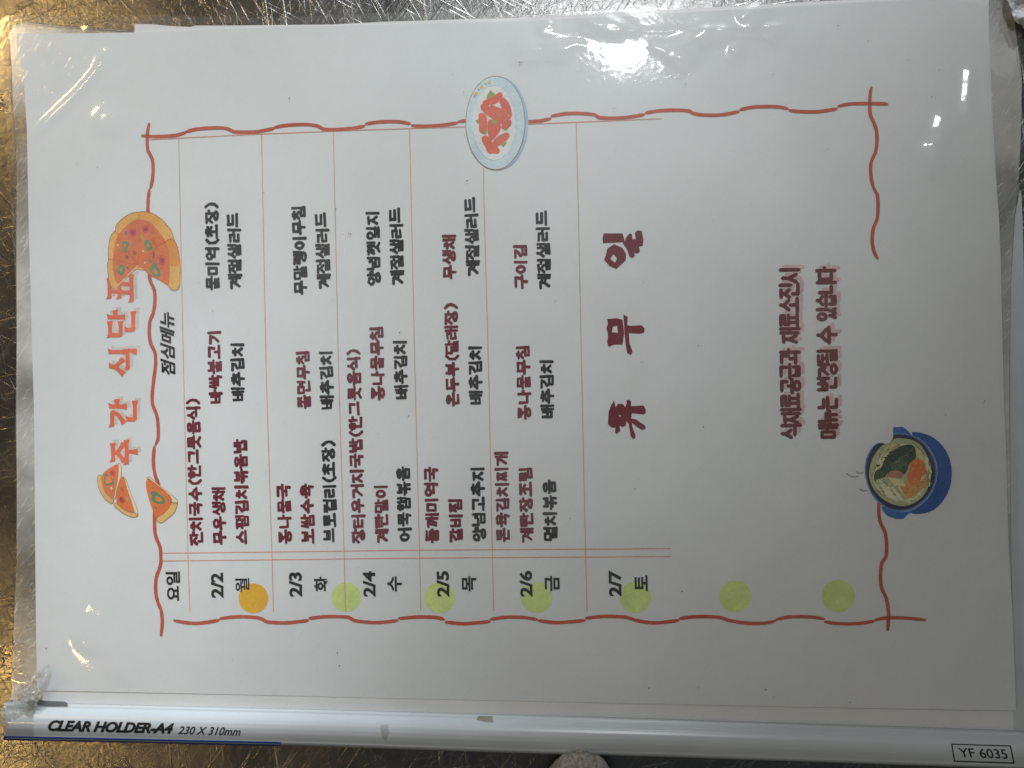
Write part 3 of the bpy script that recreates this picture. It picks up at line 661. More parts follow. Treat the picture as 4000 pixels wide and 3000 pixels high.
# ------------------------------------------------------------------ type-set words (built-in font)
def font_mesh(body, offset=0.0, shear=0.0, spacing=1.0):
    c = bpy.data.curves.new('type', 'FONT'); c.body = body; c.offset = offset; c.shear = shear; c.space_character = spacing; c.resolution_u = 3
    o = bpy.data.objects.new('type', c); COL.objects.link(o)
    dg = bpy.context.evaluated_depsgraph_get(); me_ = o.evaluated_get(dg).to_mesh()
    V = [(v.co.x, v.co.y) for v in me_.vertices]; F = [tuple(p.vertices) for p in me_.polygons]
    o.evaluated_get(dg).to_mesh_clear(); bpy.data.objects.remove(o); bpy.data.curves.remove(c)
    x0 = min(v[0] for v in V); x1 = max(v[0] for v in V); y0 = min(v[1] for v in V); y1 = max(v[1] for v in V)
    return [((x - x0) / (x1 - x0), (y - y0) / (y1 - y0)) for x, y in V], F
def typed(body, quad, mat, place, name, parent, offset=.02, shear=0.0, spacing=1.0, fine=0):
    """quad: photo points of lower-left, lower-right, upper-right, upper-left of the word"""
    V, F = font_mesh(body, offset, shear, spacing); q = [Vector(p) for p in quad]; vs = []
    if fine:
        wpx = (q[1] - q[0]).length; hpx = (q[3] - q[0]).length; b_ = bmesh.new(); vv = [b_.verts.new((u * wpx, v * hpx, 0)) for u, v in V]
        for f in F:
            try: b_.faces.new([vv[i] for i in f])
            except ValueError: pass
        for _ in range(4):
            el = [e for e in b_.edges if e.calc_length() > fine]
            if not el: break
            bmesh.ops.subdivide_edges(b_, edges=el, cuts=1); bmesh.ops.triangulate(b_, faces=[f for f in b_.faces if len(f.verts) > 4])
        b_.verts.index_update(); V = [(v.co.x / wpx, v.co.y / hpx) for v in b_.verts]; F = [tuple(v.index for v in f.verts) for f in b_.faces]; b_.free()
    for u, v in V:
        p = q[0].lerp(q[1], u).lerp(q[3].lerp(q[2], u), v); vs.append(place(p.x, p.y))
    me_ = mesh(name, vs, F); 
    if me_.polygons and me_.polygons[0].normal.z < 0: me_.flip_normals()
    return link(name, me_, mat, parent)
def upright(x0, x1, y0, y1, sl=.023):
    c = (y0 + y1) / 2; f = lambda x, y: (x + (y - c) * sl, y)
    return [f(x1, y1), f(x1, y0), f(x0, y0), f(x0, y1)]
sp = lambda x, y: surf(x, y, 4)
BLK2 = ink(20, 22, 23, 200, .05)
for body, x0, x1, y0, y1, off in (('요일', 648, 704, 2232, 2347, .03), ('월', 919, 974, 2258, 2313, .015), ('화', 1227, 1282, 2252, 2310, .03), ('수', 1513, 1570, 2251, 2310, .03), ('목', 1804, 1861, 2250, 2310, .03), ('금', 2128, 2186, 2250, 2309, .03), ('토', 2479, 2530, 2247, 2309, .03)):
    typed(body, upright(x0, x1, y0, y1), BLK2, sp, 'weekday_text', menu, off)
for body, x0, x1, y0, y1 in (('2/2', 824, 873, 2237, 2335), ('2/3', 1129, 1180, 2235, 2331), ('2/4', 1418, 1467, 2231, 2331), ('2/5', 1706, 1755, 2230, 2331), ('2/6', 2030, 2080, 2229, 2331), ('2/7', 2378, 2428, 2228, 2329)):
    typed(body, upright(x0, x1, y0, y1), BLK2, sp, 'date_text', menu, .035)
typed('점심메뉴', upright(625, 683, 1218, 1464), BLK2, sp, 'column_heading', menu, .03, .3)
bp = lambda x, y: px_on_bar(x, y, .00012)
BARINK = mat_simple('black_bar_ink', (.012, .014, .018), .5, 500, .1)
typed('CLEAR HOLDER-A4', [(186, 2856), (676, 2867), (680, 2825), (190, 2812)], BARINK, bp, 'bar_lettering', bar, .045, .28, .95, fine=6)
typed('230 X 310mm', [(694, 2868), (938, 2875), (942, 2842), (698, 2836)], BARINK, bp, 'bar_size_text', bar, .01, .28, fine=6)
typed('YF 6035', [(3748, 2958), (3938, 2965), (3932, 2927), (3742, 2921)], BARINK, bp, 'model_number', bar, .006, -.12, fine=6)
def bar_line(name, pts, wd):
    pl = resample_lin(pts, 12); v, f = cdt_fill(stroke_polys(pl, wd, .05, 1, False, 6), (), 1e-3)
    link(name, mesh(name, [px_on_bar(q.x, q.y, .00012) for q in v], [t[::-1] for t in f]), BARINK, bar)
def resample_lin(pts, step):
    pts = [Vector(p) for p in pts]; o = []
    for i in range(len(pts) - 1):
        n = max(1, int((pts[i + 1] - pts[i]).length / step)); o += [pts[i].lerp(pts[i + 1], k / n) for k in range(n)]
    return o + [pts[-1]]
bar_line('model_number_frame', [(3718, 2907), (3947, 2914), (3961, 2981), (3729, 2974), (3718, 2907)], 4.5)

# ------------------------------------------------------------------ ruled lines, border, dots
def rule(px, wd, mat, name='ruled_line', layer=1):
    pts = resample_lin(px, 60); print_mesh(name, stroke_polys(pts, wd, .12, 1, False, 6), layer, mat, menu)
rule([(698, 539), (718, 1500), (735, 2200), (742, 2391)], 3.2, LINE)
rule([(1021.7, 526), (1039.6, 1450), (1062, 2154), (1068, 2388)], 3.4, LINE)
rule([(1302, 512), (1322.6, 1450), (1344, 2149), (1349, 2385)], 3.4, LINE)
rule([(1600, 501), (1622, 1500), (1638.6, 2149), (1643.8, 2385)], 3.4, LINE)
rule([(1889, 640), (1890, 763), (1910, 1500), (1923, 2149), (1928.6, 2385)], 3.4, LINE)
rule([(2250.7, 477), (2259, 800), (2279.6, 1800), (2287, 2145), (2293.7, 2387)], 3.4, LINE)
rule([(586, 545), (1000, 524), (1400, 508), (1810, 495), (2063, 485), (2583, 463)], 3.4, LINE)
rule([(635, 2160.6), (1000, 2157), (1600, 2149), (2621, 2142.6)], 3.4, LINE)
rule([(635, 2191), (1000, 2187), (1600, 2180), (2621, 2173.5)], 3.4, LINE)
BORDERS = [
 [(555, 530), (600, 533), (640, 532), (690, 528), (725, 517)], [(729, 514), (770, 504), (850, 499), (890, 503), (912, 514), (960, 516), (1000, 515), (1038, 508), (1070, 501)],
 [(1075, 497), (1120, 489), (1193, 486), (1241, 492), (1263, 504), (1308, 506), (1376, 501), (1422, 492)], [(1429, 484), (1482, 476), (1554, 475), (1601, 483)], [(1610, 490), (1651, 493), (1723, 489), (1785, 480)], [(1792, 475), (1825, 470)],
 [(2050, 476), (2111, 472), (2149, 463)], [(2156, 453), (2207, 444), (2265, 443), (2323, 448), (2340, 459), (2410, 461), (2472, 455), (2515, 447)], [(2523, 441), (2578, 432), (2651, 430), (2694, 434), (2709, 443), (2752, 449), (2820, 448), (2884, 436)],
 [(2893, 428), (2940, 418), (3000, 416), (3048, 418), (3077, 425)], [(3085, 431), (3120, 435), (3193, 436), (3268, 425)], [(3276, 415), (3318, 406), (3386, 404), (3453, 405), (3466, 407)],
 [(3404, 342), (3399, 371), (3398, 410), (3400, 448), (3415, 482), (3424, 511), (3426, 554), (3419, 598), (3407, 622), (3401, 651), (3404, 699), (3413, 736)],
 [(3415, 738), (3427, 760), (3430, 800), (3427, 854), (3412, 890), (3407, 938), (3414, 981), (3428, 1009)],
 [(3433, 1960), (3434, 2015), (3442, 2048), (3457, 2077), (3463, 2121), (3461, 2174), (3445, 2198), (3440, 2241), (3443, 2294), (3462, 2338), (3471, 2393), (3468, 2460)],
 [(681, 2424), (723, 2432), (771, 2435), (820, 2429), (853, 2423)], [(860, 2417), (892, 2412), (940, 2409), (1000, 2412), (1027, 2420), (1041, 2429), (1117, 2433), (1202, 2424)],
 [(1209, 2416), (1271, 2409), (1361, 2411), (1384, 2424), (1470, 2432), (1552, 2424)], [(1559, 2416), (1633, 2410), (1705, 2412), (1733, 2420)], [(1742, 2430), (1813, 2436), (1912, 2428)],
 [(1918, 2419), (1976, 2411), (2049, 2412), (2097, 2420)], [(2104, 2424), (2175, 2432), (2283, 2424)], [(2290, 2415), (2356, 2408), (2446, 2411), (2483, 2423), (2555, 2433), (2649, 2424)],
 [(2656, 2416), (2718, 2409), (2808, 2411), (2845, 2423), (2917, 2434), (2990, 2434), (3028, 2425)], [(3034, 2420), (3072, 2411), (3120, 2409), (3178, 2411), (3218, 2418)], [(3224, 2429), (3275, 2436), (3347, 2436), (3413, 2427)], [(3420, 2422), (3458, 2414), (3530, 2414), (3578, 2418), (3613, 2422)],
 [(582, 484), (577, 511), (575, 554), (578, 588), (595, 622), (598, 665), (595, 704), (588, 733)], [(583, 742), (578, 790), (578, 840)],
 [(583, 1060), (585, 1090), (590, 1105), (603, 1134), (605, 1182), (598, 1225), (586, 1254), (583, 1302), (590, 1346), (605, 1375), (608, 1423), (602, 1471), (594, 1548), (598, 1587), (612, 1620), (618, 1669), (617, 1717), (608, 1737)],
 [(603, 1746), (599, 1799), (605, 1852), (622, 1895)], [(603, 1990), (605, 2078), (615, 2112), (626, 2141), (628, 2199), (620, 2229), (610, 2258), (608, 2311), (617, 2354), (629, 2383), (634, 2431), (629, 2482)]]
BORD = ink(170, 78, 58); BORDIM = ink(150, 52, 34, 160)
for b_ in BORDERS:
    pts = resample(b_, 14); tp = [1] * len(pts); tp[0] = .72; tp[-1] = .72
    dim = sum(p[1] for p in b_) / len(b_) > 1900 and sum(p[0] for p in b_) / len(b_) > 1200
    print_mesh('border_stroke', stroke_polys(pts, 13.6, .06, 1.0, False, 8, tp), 2, BORD, menu)
def disc(cx, cy, rx, ry=None, n=48, wob=0): return [(cx + (rx + random.uniform(-wob, wob)) * math.cos(2 * math.pi * k / n), cy + ((ry or rx) + random.uniform(-wob, wob)) * math.sin(2 * math.pi * k / n)) for k in range(n)]
print_mesh('orange_dot', [disc(990, 2337, 58)], 0, ink(222, 160, 45), menu)
GRN = ink(188, 212, 130)
for cx, cy, r in ((1351.7, 2332, 58), (1717, 2333.8, 60), (2096.7, 2333.8, 60), (2482, 2333, 61), (2872.5, 2329, 62), (3274, 2328, 64)):
    print_mesh('green_dot', [disc(cx, cy, r)], 0, GRN, menu)

# ------------------------------------------------------------------ printed pictures
def pic(ox, oy, sc, parent, base=5):
    def put(name, pts, col, layer, white=203, smooth=1, vary=.16):
        q = [Vector((ox + x / sc, oy + y / sc)) for x, y in pts]
        if smooth: q = smooth_closed(q, smooth)
        return print_mesh(name, [q], base + layer, ink(*col, white, vary), parent)
    def line(name, pts, wd, col, layer, white=203, sm=True):
        q = [(ox + x / sc, oy + y / sc) for x, y in pts]; q = resample(q, 6) if sm else resample_lin(q, 20)
        return print_mesh(name, stroke_polys(q, wd, .2, 1, False, 6), base + layer, ink(*col, white), parent)
    return put, line
DK = (140, 84, 48)
pz = nest('pizza_picture', menu)
put, line = pic(400, 800, 4.74, pz)
put('crust', [(700, 130), (780, 122), (880, 140), (990, 190), (1100, 270), (1200, 380), (1290, 510), (1330, 640), (1390, 780), (1425, 950), (1440, 1150), (1435, 1400), (1425, 1520), (1360, 1580), (1290, 1575), (1220, 1500), (1190, 1480), (660, 1125), (420, 1380), (330, 1470), (260, 1550), (200, 1560), (150, 1490), (105, 1300), (92, 1120), (108, 1000), (105, 900), (115, 780), (140, 620), (190, 520), (240, 480), (250, 390), (330, 290), (450, 195), (580, 140)], (208, 158, 90), 0)
put('crust_shade', [(690, 140), (800, 125), (900, 150), (1000, 200), (1090, 280), (1020, 400), (900, 310), (780, 260), (700, 250), (655, 200)], (203, 144, 72), 1)
put('crust_shade', [(1160, 680), (1300, 630), (1335, 650), (1400, 800), (1425, 1000), (1430, 1130), (1250, 1150), (1240, 950), (1200, 760)], (200, 134, 58), 1)
put('topping', [(680, 262), (790, 280), (900, 330), (1010, 450), (1110, 570), (1180, 700), (1230, 850), (1250, 1050), (1245, 1300), (1235, 1490), (1190, 1480), (1060, 1390), (870, 1300), (820, 1240), (670, 1120), (480, 1320), (280, 1490), (215, 1340), (190, 1150), (195, 950), (215, 800), (240, 660), (300, 540), (400, 430), (520, 320), (600, 275)], (196, 108, 66), 2)
for k, (x, y, rx, ry) in enumerate([(560, 510, 72, 82), (800, 450, 66, 76), (1105, 1030, 64, 100)]):
    put('onion_slice', [(x + rx * math.cos(a * .5236) * (1 + .1 * (a % 2)), y + ry * math.sin(a * .5236)) for a in range(12)], (184, 84, 82), 3)
    put('onion_core', [(x + rx * .5 * math.cos(a * .785) * (1 + .3 * (a % 2)), y + ry * .5 * math.sin(a * .785)) for a in range(8)], (156, 54, 84), 4)
def ring(outer, inner, put=put):
    put('pepper_ring', outer, (92, 130, 96), 5); put('pepper_hole', inner, (206, 118, 64), 6)
ring([(360, 660), (420, 680), (490, 680), (490, 740), (450, 800), (435, 880), (400, 880), (385, 800), (365, 740)], [(390, 720), (450, 720), (430, 760), (410, 810), (400, 770)])
ring([(820, 640), (870, 650), (890, 700), (930, 760), (920, 820), (850, 865), (815, 830), (800, 780), (765, 740), (775, 690)], [(825, 715), (855, 715), (880, 770), (860, 800), (815, 760)])
ring([(320, 1095), (380, 1110), (425, 1160), (420, 1210), (385, 1250), (370, 1310), (330, 1310), (270, 1250), (275, 1200), (310, 1160)], [(340, 1160), (370, 1165), (360, 1220), (340, 1250), (315, 1210)])
ring([(930, 1070), (990, 1080), (1020, 1160), (1080, 1240), (1070, 1320), (1010, 1345), (930, 1300), (880, 1220), (865, 1160), (920, 1150)], [(965, 1165), (1000, 1210), (1030, 1270), (1005, 1305), (950, 1265), (920, 1210), (960, 1205)])
for pts, c in (([(395, 480), (420, 470), (470, 530), (470, 560), (430, 545)], (92, 122, 128)), ([(845, 985), (880, 1000), (910, 1060), (890, 1080), (855, 1040)], (92, 122, 128)),
               ([(695, 555), (730, 560), (790, 650), (760, 680), (715, 620)], (170, 140, 80)), ([(885, 485), (950, 490), (1010, 520), (960, 535), (910, 520)], (156, 116, 76)),
               ([(275, 815), (350, 820), (400, 850), (360, 870), (300, 850)], (150, 124, 80)), ([(550, 690), (580, 720), (580, 780), (560, 770)], (140, 124, 86)),
               ([(230, 1140), (265, 1140), (270, 1200), (245, 1210)], (150, 146, 70)), ([(410, 930), (480, 940), (485, 1000), (440, 980)], (138, 74, 52)),
               ([(545, 850), (590, 840), (640, 880), (620, 940), (570, 920)], (164, 92, 60)), ([(935, 875), (965, 880), (955, 990), (930, 990)], (138, 74, 52)),
               ([(915, 610), (970, 600), (995, 700), (975, 770), (930, 700)], (178, 96, 58)), ([(430, 1130), (480, 1150), (505, 1200), (450, 1180)], (130, 84, 56))):
    put('herb_piece', pts, c, 5)
for x, y in ((285, 750), (750, 858), (785, 1075)): put('cheese_crumb', [(x - 22, y - 15), (x + 10, y - 22), (x + 24, y + 8), (x, y + 24)], (228, 190, 150), 5)
for pts in ([(655, 180), (660, 220), (680, 260)], [(245, 480), (260, 520), (300, 550)], [(108, 985), (150, 1015), (200, 1020)], [(1160, 680), (1230, 640), (1300, 625)]): line('crust_line', pts, 1.8, (166, 100, 50), 6)
for pts in ([(670, 1110), (560, 980), (450, 830)], [(670, 1100), (480, 1080), (230, 1010)], [(680, 900), (672, 960), (675, 1090)], [(1180, 690), (1040, 750), (880, 930)], [(670, 350), (680, 500), (672, 700)]): line('cut_line', pts, 1.5, (170, 88, 54), 6)
line('cut_edge', [(660, 1130), (480, 1300), (330, 1455), (255, 1520)], 3.2, (226, 196, 168), 6)
line('outline', [(200, 1560), (150, 1490), (105, 1300), (92, 1120), (108, 1000), (105, 900), (115, 780), (140, 620), (190, 520), (240, 480), (250, 390), (330, 290), (450, 195), (580, 140), (700, 130), (780, 122), (880, 140), (990, 190), (1100, 270), (1200, 380), (1290, 510), (1330, 640), (1390, 780), (1425, 950), (1440, 1150), (1435, 1400), (1425, 1520), (1360, 1580), (1290, 1575), (1220, 1500)], 1.7, DK, 7)

# three loose slices
def slice_pic(top, crust, side, extras):
    s_ = nest('pizza_slice_picture', menu); p_, l_ = pic(370, 1780, 5.926, s_)
    p_('slice_side', side, (222, 196, 168), 0); p_('crust', crust, (208, 164, 100), 1); p_('topping', top, (198, 106, 58), 2); l_('outline', side + [side[0]], 1.6, DK, 2); l_('outline', crust + [crust[0]], 1.6, DK, 3)
    for nm, pts, c in extras: p_(nm, pts, c, 4 if 'hole' not in nm and 'core' not in nm else 5)
slice_pic([(550, 175), (555, 300), (545, 480), (500, 720), (425, 1010), (330, 930), (220, 790), (165, 620), (155, 440), (340, 280)], [(100, 440), (155, 450), (170, 620), (225, 800), (330, 940), (440, 1040), (420, 1095), (370, 1105), (260, 1030), (150, 880), (85, 720), (62, 520)],
          [(545, 170), (590, 185), (615, 270), (610, 480), (560, 620), (510, 800), (480, 980), (430, 1020), (520, 600), (548, 300)],
          [('pepper_ring', [(210, 420), (300, 415), (310, 470), (360, 510), (430, 550), (465, 630), (400, 680), (290, 700), (215, 650), (210, 560), (230, 480)], (92, 118, 92)), ('pepper_hole', [(265, 475), (330, 480), (400, 560), (410, 620), (310, 650), (250, 650), (250, 540)], (212, 122, 60)),
           ('onion_slice', [(340, 340), (440, 330), (500, 400), (450, 470), (360, 480)], (186, 76, 60)), ('onion_core', [(370, 370), (430, 380), (420, 430), (380, 420)], (150, 44, 60)), ('cheese_crumb', [(345, 740), (390, 715), (425, 760), (385, 795)], (232, 200, 150))])
slice_pic([(610, 500), (680, 500), (720, 640), (780, 860), (860, 1080), (930, 1320), (780, 1290), (640, 1210), (540, 1140), (490, 1050), (510, 800), (550, 620)], [(450, 1090), (500, 1090), (620, 1210), (780, 1300), (930, 1330), (1000, 1360), (960, 1420), (860, 1420), (700, 1360), (560, 1260), (450, 1170)],
          [(640, 490), (690, 505), (740, 600), (800, 780), (880, 980), (960, 1170), (1000, 1310), (990, 1400), (930, 1330), (850, 1080), (770, 850), (700, 600)],
          [('onion_slice', [(560, 960), (640, 940), (700, 1020), (680, 1090), (610, 1100), (560, 1030)], (180, 70, 62)), ('onion_core', [(570, 980), (620, 980), (650, 1040), (610, 1070)], (150, 40, 62)), ('herb_piece', [(590, 725), (640, 760), (680, 830), (630, 810)], (136, 62, 36)), ('herb_piece', [(690, 950), (780, 980), (800, 1080), (750, 1060)], (158, 146, 88))])
slice_pic([(1215, 505), (1260, 530), (1400, 640), (1600, 790), (1760, 950), (1790, 1060), (1720, 1200), (1600, 1330), (1430, 1440), (1380, 1380), (1300, 1150), (1220, 900), (1175, 650)], [(1770, 1090), (1910, 1090), (1890, 1200), (1830, 1330), (1700, 1440), (1560, 1550), (1480, 1540), (1430, 1480), (1440, 1430), (1600, 1330), (1720, 1200)],
          [(1200, 500), (1270, 490), (1400, 600), (1560, 740), (1700, 850), (1850, 970), (1920, 1050), (1910, 1110), (1790, 1090), (1750, 940), (1560, 790), (1330, 610)],
          [('pepper_ring', [(1270, 830), (1400, 820), (1500, 900), (1590, 940), (1635, 1040), (1600, 1120), (1470, 1115), (1340, 1070), (1290, 990), (1340, 960)], (80, 124, 90)), ('pepper_hole', [(1410, 920), (1480, 950), (1560, 1000), (1550, 1060), (1480, 1070), (1390, 1030), (1420, 980)], (208, 120, 60)), ('herb_piece', [(1350, 1170), (1430, 1190), (1450, 1240), (1380, 1220)], (138, 104, 58)), ('herb_piece', [(1310, 720), (1370, 720), (1360, 760), (1320, 750)], (166, 84, 48))])

# plate of rice cakes
pl = nest('plate_picture', menu); put, line = pic(1800, 280, 4.146, pl)
def ell(cx, cy, rx, ry, rot=0, n=40): return [(cx + rx * math.cos(t) * math.cos(rot) - ry * math.sin(t) * math.sin(rot), cy + rx * math.cos(t) * math.sin(rot) + ry * math.sin(t) * math.cos(rot)) for t in [2 * math.pi * k / n for k in range(n)]]
put('plate_rim_side', ell(592, 832, 500, 762), (146, 174, 208), 0, smooth=0)
put('plate_rim', ell(562, 828, 478, 752), (180, 197, 219), 1, smooth=0)
line('rim_line', ell(562, 828, 480, 756, n=60) + [(1042, 828)], 2.6, (146, 118, 84), 2, sm=False)
put('plate_well', ell(540, 830, 345, 605), (208, 216, 216), 3, smooth=0)
line('well_line', ell(540, 830, 346, 605, n=50)[8:22] , 1.6, (160, 176, 196), 4, sm=False)
line('well_line', ell(540, 830, 346, 605, n=50)[32:50] , 1.6, (160, 176, 196), 4, sm=False)
for x, y in ((460, 172), (342, 246), (249, 358)): put('gold_dot', ell(x, y, 29, 31, n=16), (218, 164, 84), 3)
for x, y in ((403, 203), (292, 296), (222, 405)): put('blue_mark', [(x - 16, y - 18), (x + 6, y - 22), (x + 18, y), (x + 8, y + 20), (x - 8, y + 8)], (134, 142, 168), 3, smooth=0)
for pts in ([(480, 300), (555, 360), (500, 420), (410, 455), (430, 380)], [(232, 795), (290, 765), (300, 850), (265, 840)], [(640, 1175), (740, 1130), (745, 1160), (690, 1228)], [(690, 930), (770, 910), (740, 960), (700, 950)]): put('leek_piece', pts, (118, 150, 74), 4, smooth=0)
for i, pts in enumerate(([(570, 360), (640, 325), (675, 350), (680, 410), (560, 540), (380, 540), (350, 500), (370, 465), (430, 450)],
            [(660, 410), (720, 430), (790, 520), (825, 640), (828, 730), (790, 770), (700, 720), (640, 560), (620, 470)],
            [(340, 520), (400, 500), (560, 560), (760, 640), (800, 700), (790, 790), (690, 870), (560, 800), (420, 700), (330, 620), (312, 560)],
            [(300, 670), (370, 665), (420, 720), (430, 900), (420, 1020), (340, 1010), (290, 960), (298, 860), (282, 710)],
            [(440, 770), (560, 780), (660, 860), (640, 960), (560, 1060), (490, 1130), (440, 1040), (425, 900)],
            [(680, 800), (760, 760), (825, 790), (820, 870), (760, 920), (680, 940), (650, 900)],
            [(345, 1040), (430, 1030), (520, 1150), (630, 1250), (635, 1300), (590, 1340), (520, 1320), (480, 1338), (420, 1300), (405, 1230), (335, 1120)],
            [(520, 1120), (640, 1020), (740, 980), (795, 1010), (780, 1080), (680, 1160), (600, 1215), (540, 1190)])):
    put('rice_cake', pts, (200 - 5 * (i % 3), 88 + 3 * (i % 4), 66 + 3 * (i % 2)), 5 + (i % 3) * 1.0 + i * .02)
for pts in ([(350, 620), (400, 690), (450, 745)], [(430, 800), (438, 900), (430, 950)], [(500, 1135), (560, 1070), (620, 1020)], [(700, 600), (760, 700), (800, 740)], [(440, 1020), (470, 1080)]): line('glaze_line', pts, 1.5, (232, 160, 136), 8.5)
for pts in ([(490, 780), (560, 775), (600, 810), (560, 860), (520, 850)], [(350, 950), (410, 940), (425, 1010), (360, 1010)]): put('leek_piece', pts, (130, 146, 80), 8.6)
for pts in ([(448, 540), (480, 540), (465, 575)], [(610, 545), (630, 515), (665, 585)], [(415, 740), (435, 740), (450, 768), (425, 765)], [(655, 945), (690, 945), (715, 960), (690, 980)]): put('gap', pts, (220, 218, 214), 8.7, smooth=0)
line('rim_line', [(520, 70), (640, 85), (760, 140), (880, 260), (970, 420), (1020, 620), (1035, 830), (1020, 1020), (970, 1200), (900, 1350), (800, 1480), (700, 1560), (580, 1590)], 2.6, (160, 134, 98), 2.5)

# bowl of noodles (a cut-out photograph, dark and dull)
bo = nest('noodle_bowl_picture', menu); put, line = pic(3300, 1640, 4.148, bo)
W_ = 172
NB = (34, 66, 116)
put('bowl_body', [(1050, 195), (1200, 200), (1360, 245), (1500, 330), (1620, 460), (1700, 620), (1735, 800), (1730, 980), (1690, 1150), (1600, 1310), (1480, 1440), (1330, 1510), (1180, 1528), (1070, 1520), (1000, 1300), (1300, 600)], (26, 64, 122), 0, W_)
put('bowl_handle', [(785, 120), (940, 112), (1000, 160), (1060, 215), (1100, 330), (785, 300)], (42, 76, 138), 0.2, W_, smooth=0)
put('bowl_handle', [(590, 1410), (640, 1500), (700, 1560), (830, 1605), (950, 1605), (1010, 1540), (1100, 1490), (900, 1400)], (44, 84, 142), 0.3, W_, smooth=0)
rim = [(785, 215), (900, 210), (1050, 225), (1180, 285), (1300, 380), (1400, 510), (1470, 660), (1495, 800), (1485, 960), (1430, 1130), (1340, 1270), (1210, 1390), (1060, 1470), (900, 1490), (760, 1475), (640, 1420), (520, 1320), (430, 1200), (370, 1060), (330, 900), (325, 760), (350, 610), (420, 470), (510, 375), (640, 368), (640, 430), (800, 520), (785, 300)]
put('bowl_rim', rim, (70, 98, 138), 1, W_, smooth=1)
inn = [(785, 240), (900, 232), (1040, 250), (1170, 310), (1290, 410), (1385, 540), (1450, 690), (1472, 830), (1455, 980), (1400, 1130), (1310, 1260), (1190, 1370), (1050, 1440), (900, 1462), (760, 1445), (640, 1385), (530, 1290), (440, 1170), (385, 1050), (350, 900), (345, 760), (375, 620), (440, 480), (520, 385), (625, 378), (700, 420), (785, 300)]
put('bowl_inside', inn, (30, 34, 54), 2, W_)
put('broth', [(800, 300), (950, 295), (1110, 330), (1230, 400), (1300, 520), (1360, 640), (1405, 780), (1400, 940), (1350, 1110), (1270, 1240), (1150, 1340), (1000, 1400), (860, 1395), (700, 1340), (560, 1240), (460, 1120), (400, 980), (390, 850), (430, 660), (500, 540), (580, 430), (680, 380), (760, 360)], (134, 140, 108), 3, W_)
random.seed(21)
for k in range(90):
    a = random.uniform(0, 6.28); r = random.uniform(300, 445); cx, cy = 905, 850
    if 4.9 < a or a < .3: r = random.uniform(380, 470)
    x, y = cx + r * math.cos(a), cy + r * math.sin(a) * 1.06; t = a + math.pi / 2 + random.uniform(-.5, .5); l_ = random.uniform(60, 140)
    line('noodle', [(x - l_ * math.cos(t), y - l_ * math.sin(t)), (x + random.uniform(-20, 20), y + random.uniform(-20, 20)), (x + l_ * math.cos(t), y + l_ * math.sin(t))], random.uniform(3.5, 5.5), random.choice([(200, 190, 136), (164, 156, 104), (214, 204, 152), (108, 104, 66)]), 4 + k * .009, W_)
for k in range(16):
    x, y = 560 + k * 22, 1040 + random.uniform(0, 60)
    line('noodle', [(x, y), (x + 90, y + 130), (x + 160 + random.uniform(-20, 20), y + 215)], 5, random.choice([(204, 194, 138), (140, 132, 84), (218, 208, 158)]), 4.8 + k * .012, W_)
put('seafood', [(870, 1060), (980, 1000), (1200, 1040), (1270, 960), (1340, 920), (1320, 1060), (1200, 1180), (1040, 1275), (980, 1260), (930, 1150)], (158, 118, 66), 5.2, W_)
put('leafy_greens', [(640, 640), (700, 580), (770, 520), (840, 450), (960, 405), (1080, 395), (1130, 430), (1160, 560), (1150, 640), (1050, 690), (1010, 830), (960, 900), (800, 850), (690, 870), (600, 900), (560, 950), (480, 970), (470, 900), (500, 820), (590, 790)], (38, 54, 40), 5.5, W_, vary=.35)
put('leafy_greens', [(470, 880), (520, 810), (640, 820), (700, 860), (640, 940), (520, 960), (475, 1010)], (52, 62, 34), 5.7, W_, vary=.3)
put('leafy_greens', [(700, 700), (820, 680), (980, 640), (1040, 680), (980, 800), (880, 830), (760, 800)], (58, 74, 52), 5.8, W_, vary=.3)
for k in range(34):
    x, y = random.gauss(890, 150), random.gauss(640, 95)
    if 700 < x + .35 * y < 1420 and 480 < y < 900 and x < 1130:
        c_ = random.choice([(28, 42, 32), (62, 80, 56), (46, 66, 44), (84, 98, 74), (24, 34, 30)]); r_ = random.uniform(14, 38)
        put('leaf_fleck', [(x + r_ * random.uniform(.5, 1.2) * math.cos(t), y + r_ * random.uniform(.3, .8) * math.sin(t)) for t in (0, 1, 2.1, 3.1, 4.2, 5.3)], c_, 5.9 + k * .002, W_)
put('carrot', [(1060, 680), (1160, 625), (1270, 660), (1320, 770), (1310, 870), (1240, 930), (1220, 1020), (1130, 1060), (1010, 1010), (1000, 900), (1060, 820)], (178, 92, 46), 6, W_, vary=.25)
put('carrot', [(1080, 960), (1150, 930), (1220, 1000), (1160, 1050), (1090, 1030)], (194, 106, 60), 6.3, W_)
for x, y, r_ in ((1150, 700, 30), (1230, 760, 22), (1110, 790, 26), (1180, 850, 18), (1090, 1000, 16), (1260, 850, 20), (1140, 950, 22)):
    put('carrot_glint', [(x + r_ * math.cos(t), y + r_ * .6 * math.sin(t)) for t in (0, 1.2, 2.4, 3.5, 5)], (206, 124, 78), 6.4, W_)
for x, y in ((1020, 1120), (1090, 1180), (1180, 1080), (1250, 1010), (980, 1180)):
    put('seafood_shade', [(x - 26, y - 8), (x + 10, y - 18), (x + 28, y + 6), (x - 6, y + 16)], (128, 94, 50), 5.3, W_)
put('ham_slice', [(680, 890), (760, 810), (900, 830), (960, 890), (920, 950), (800, 930), (690, 945)], (136, 98, 80), 6, W_)
for k in range(7):
    line('noodle', [(700 + 28 * k, 930 + 8 * k), (760 + 28 * k, 990), (850 + 20 * k, 1050 + 4 * k)], 4.5, (184, 166, 126), 6.5 + k * .012, W_)
line('rim_highlight', rim[3:14], 2.2, (120, 150, 186), 7, W_)
random.seed(5)
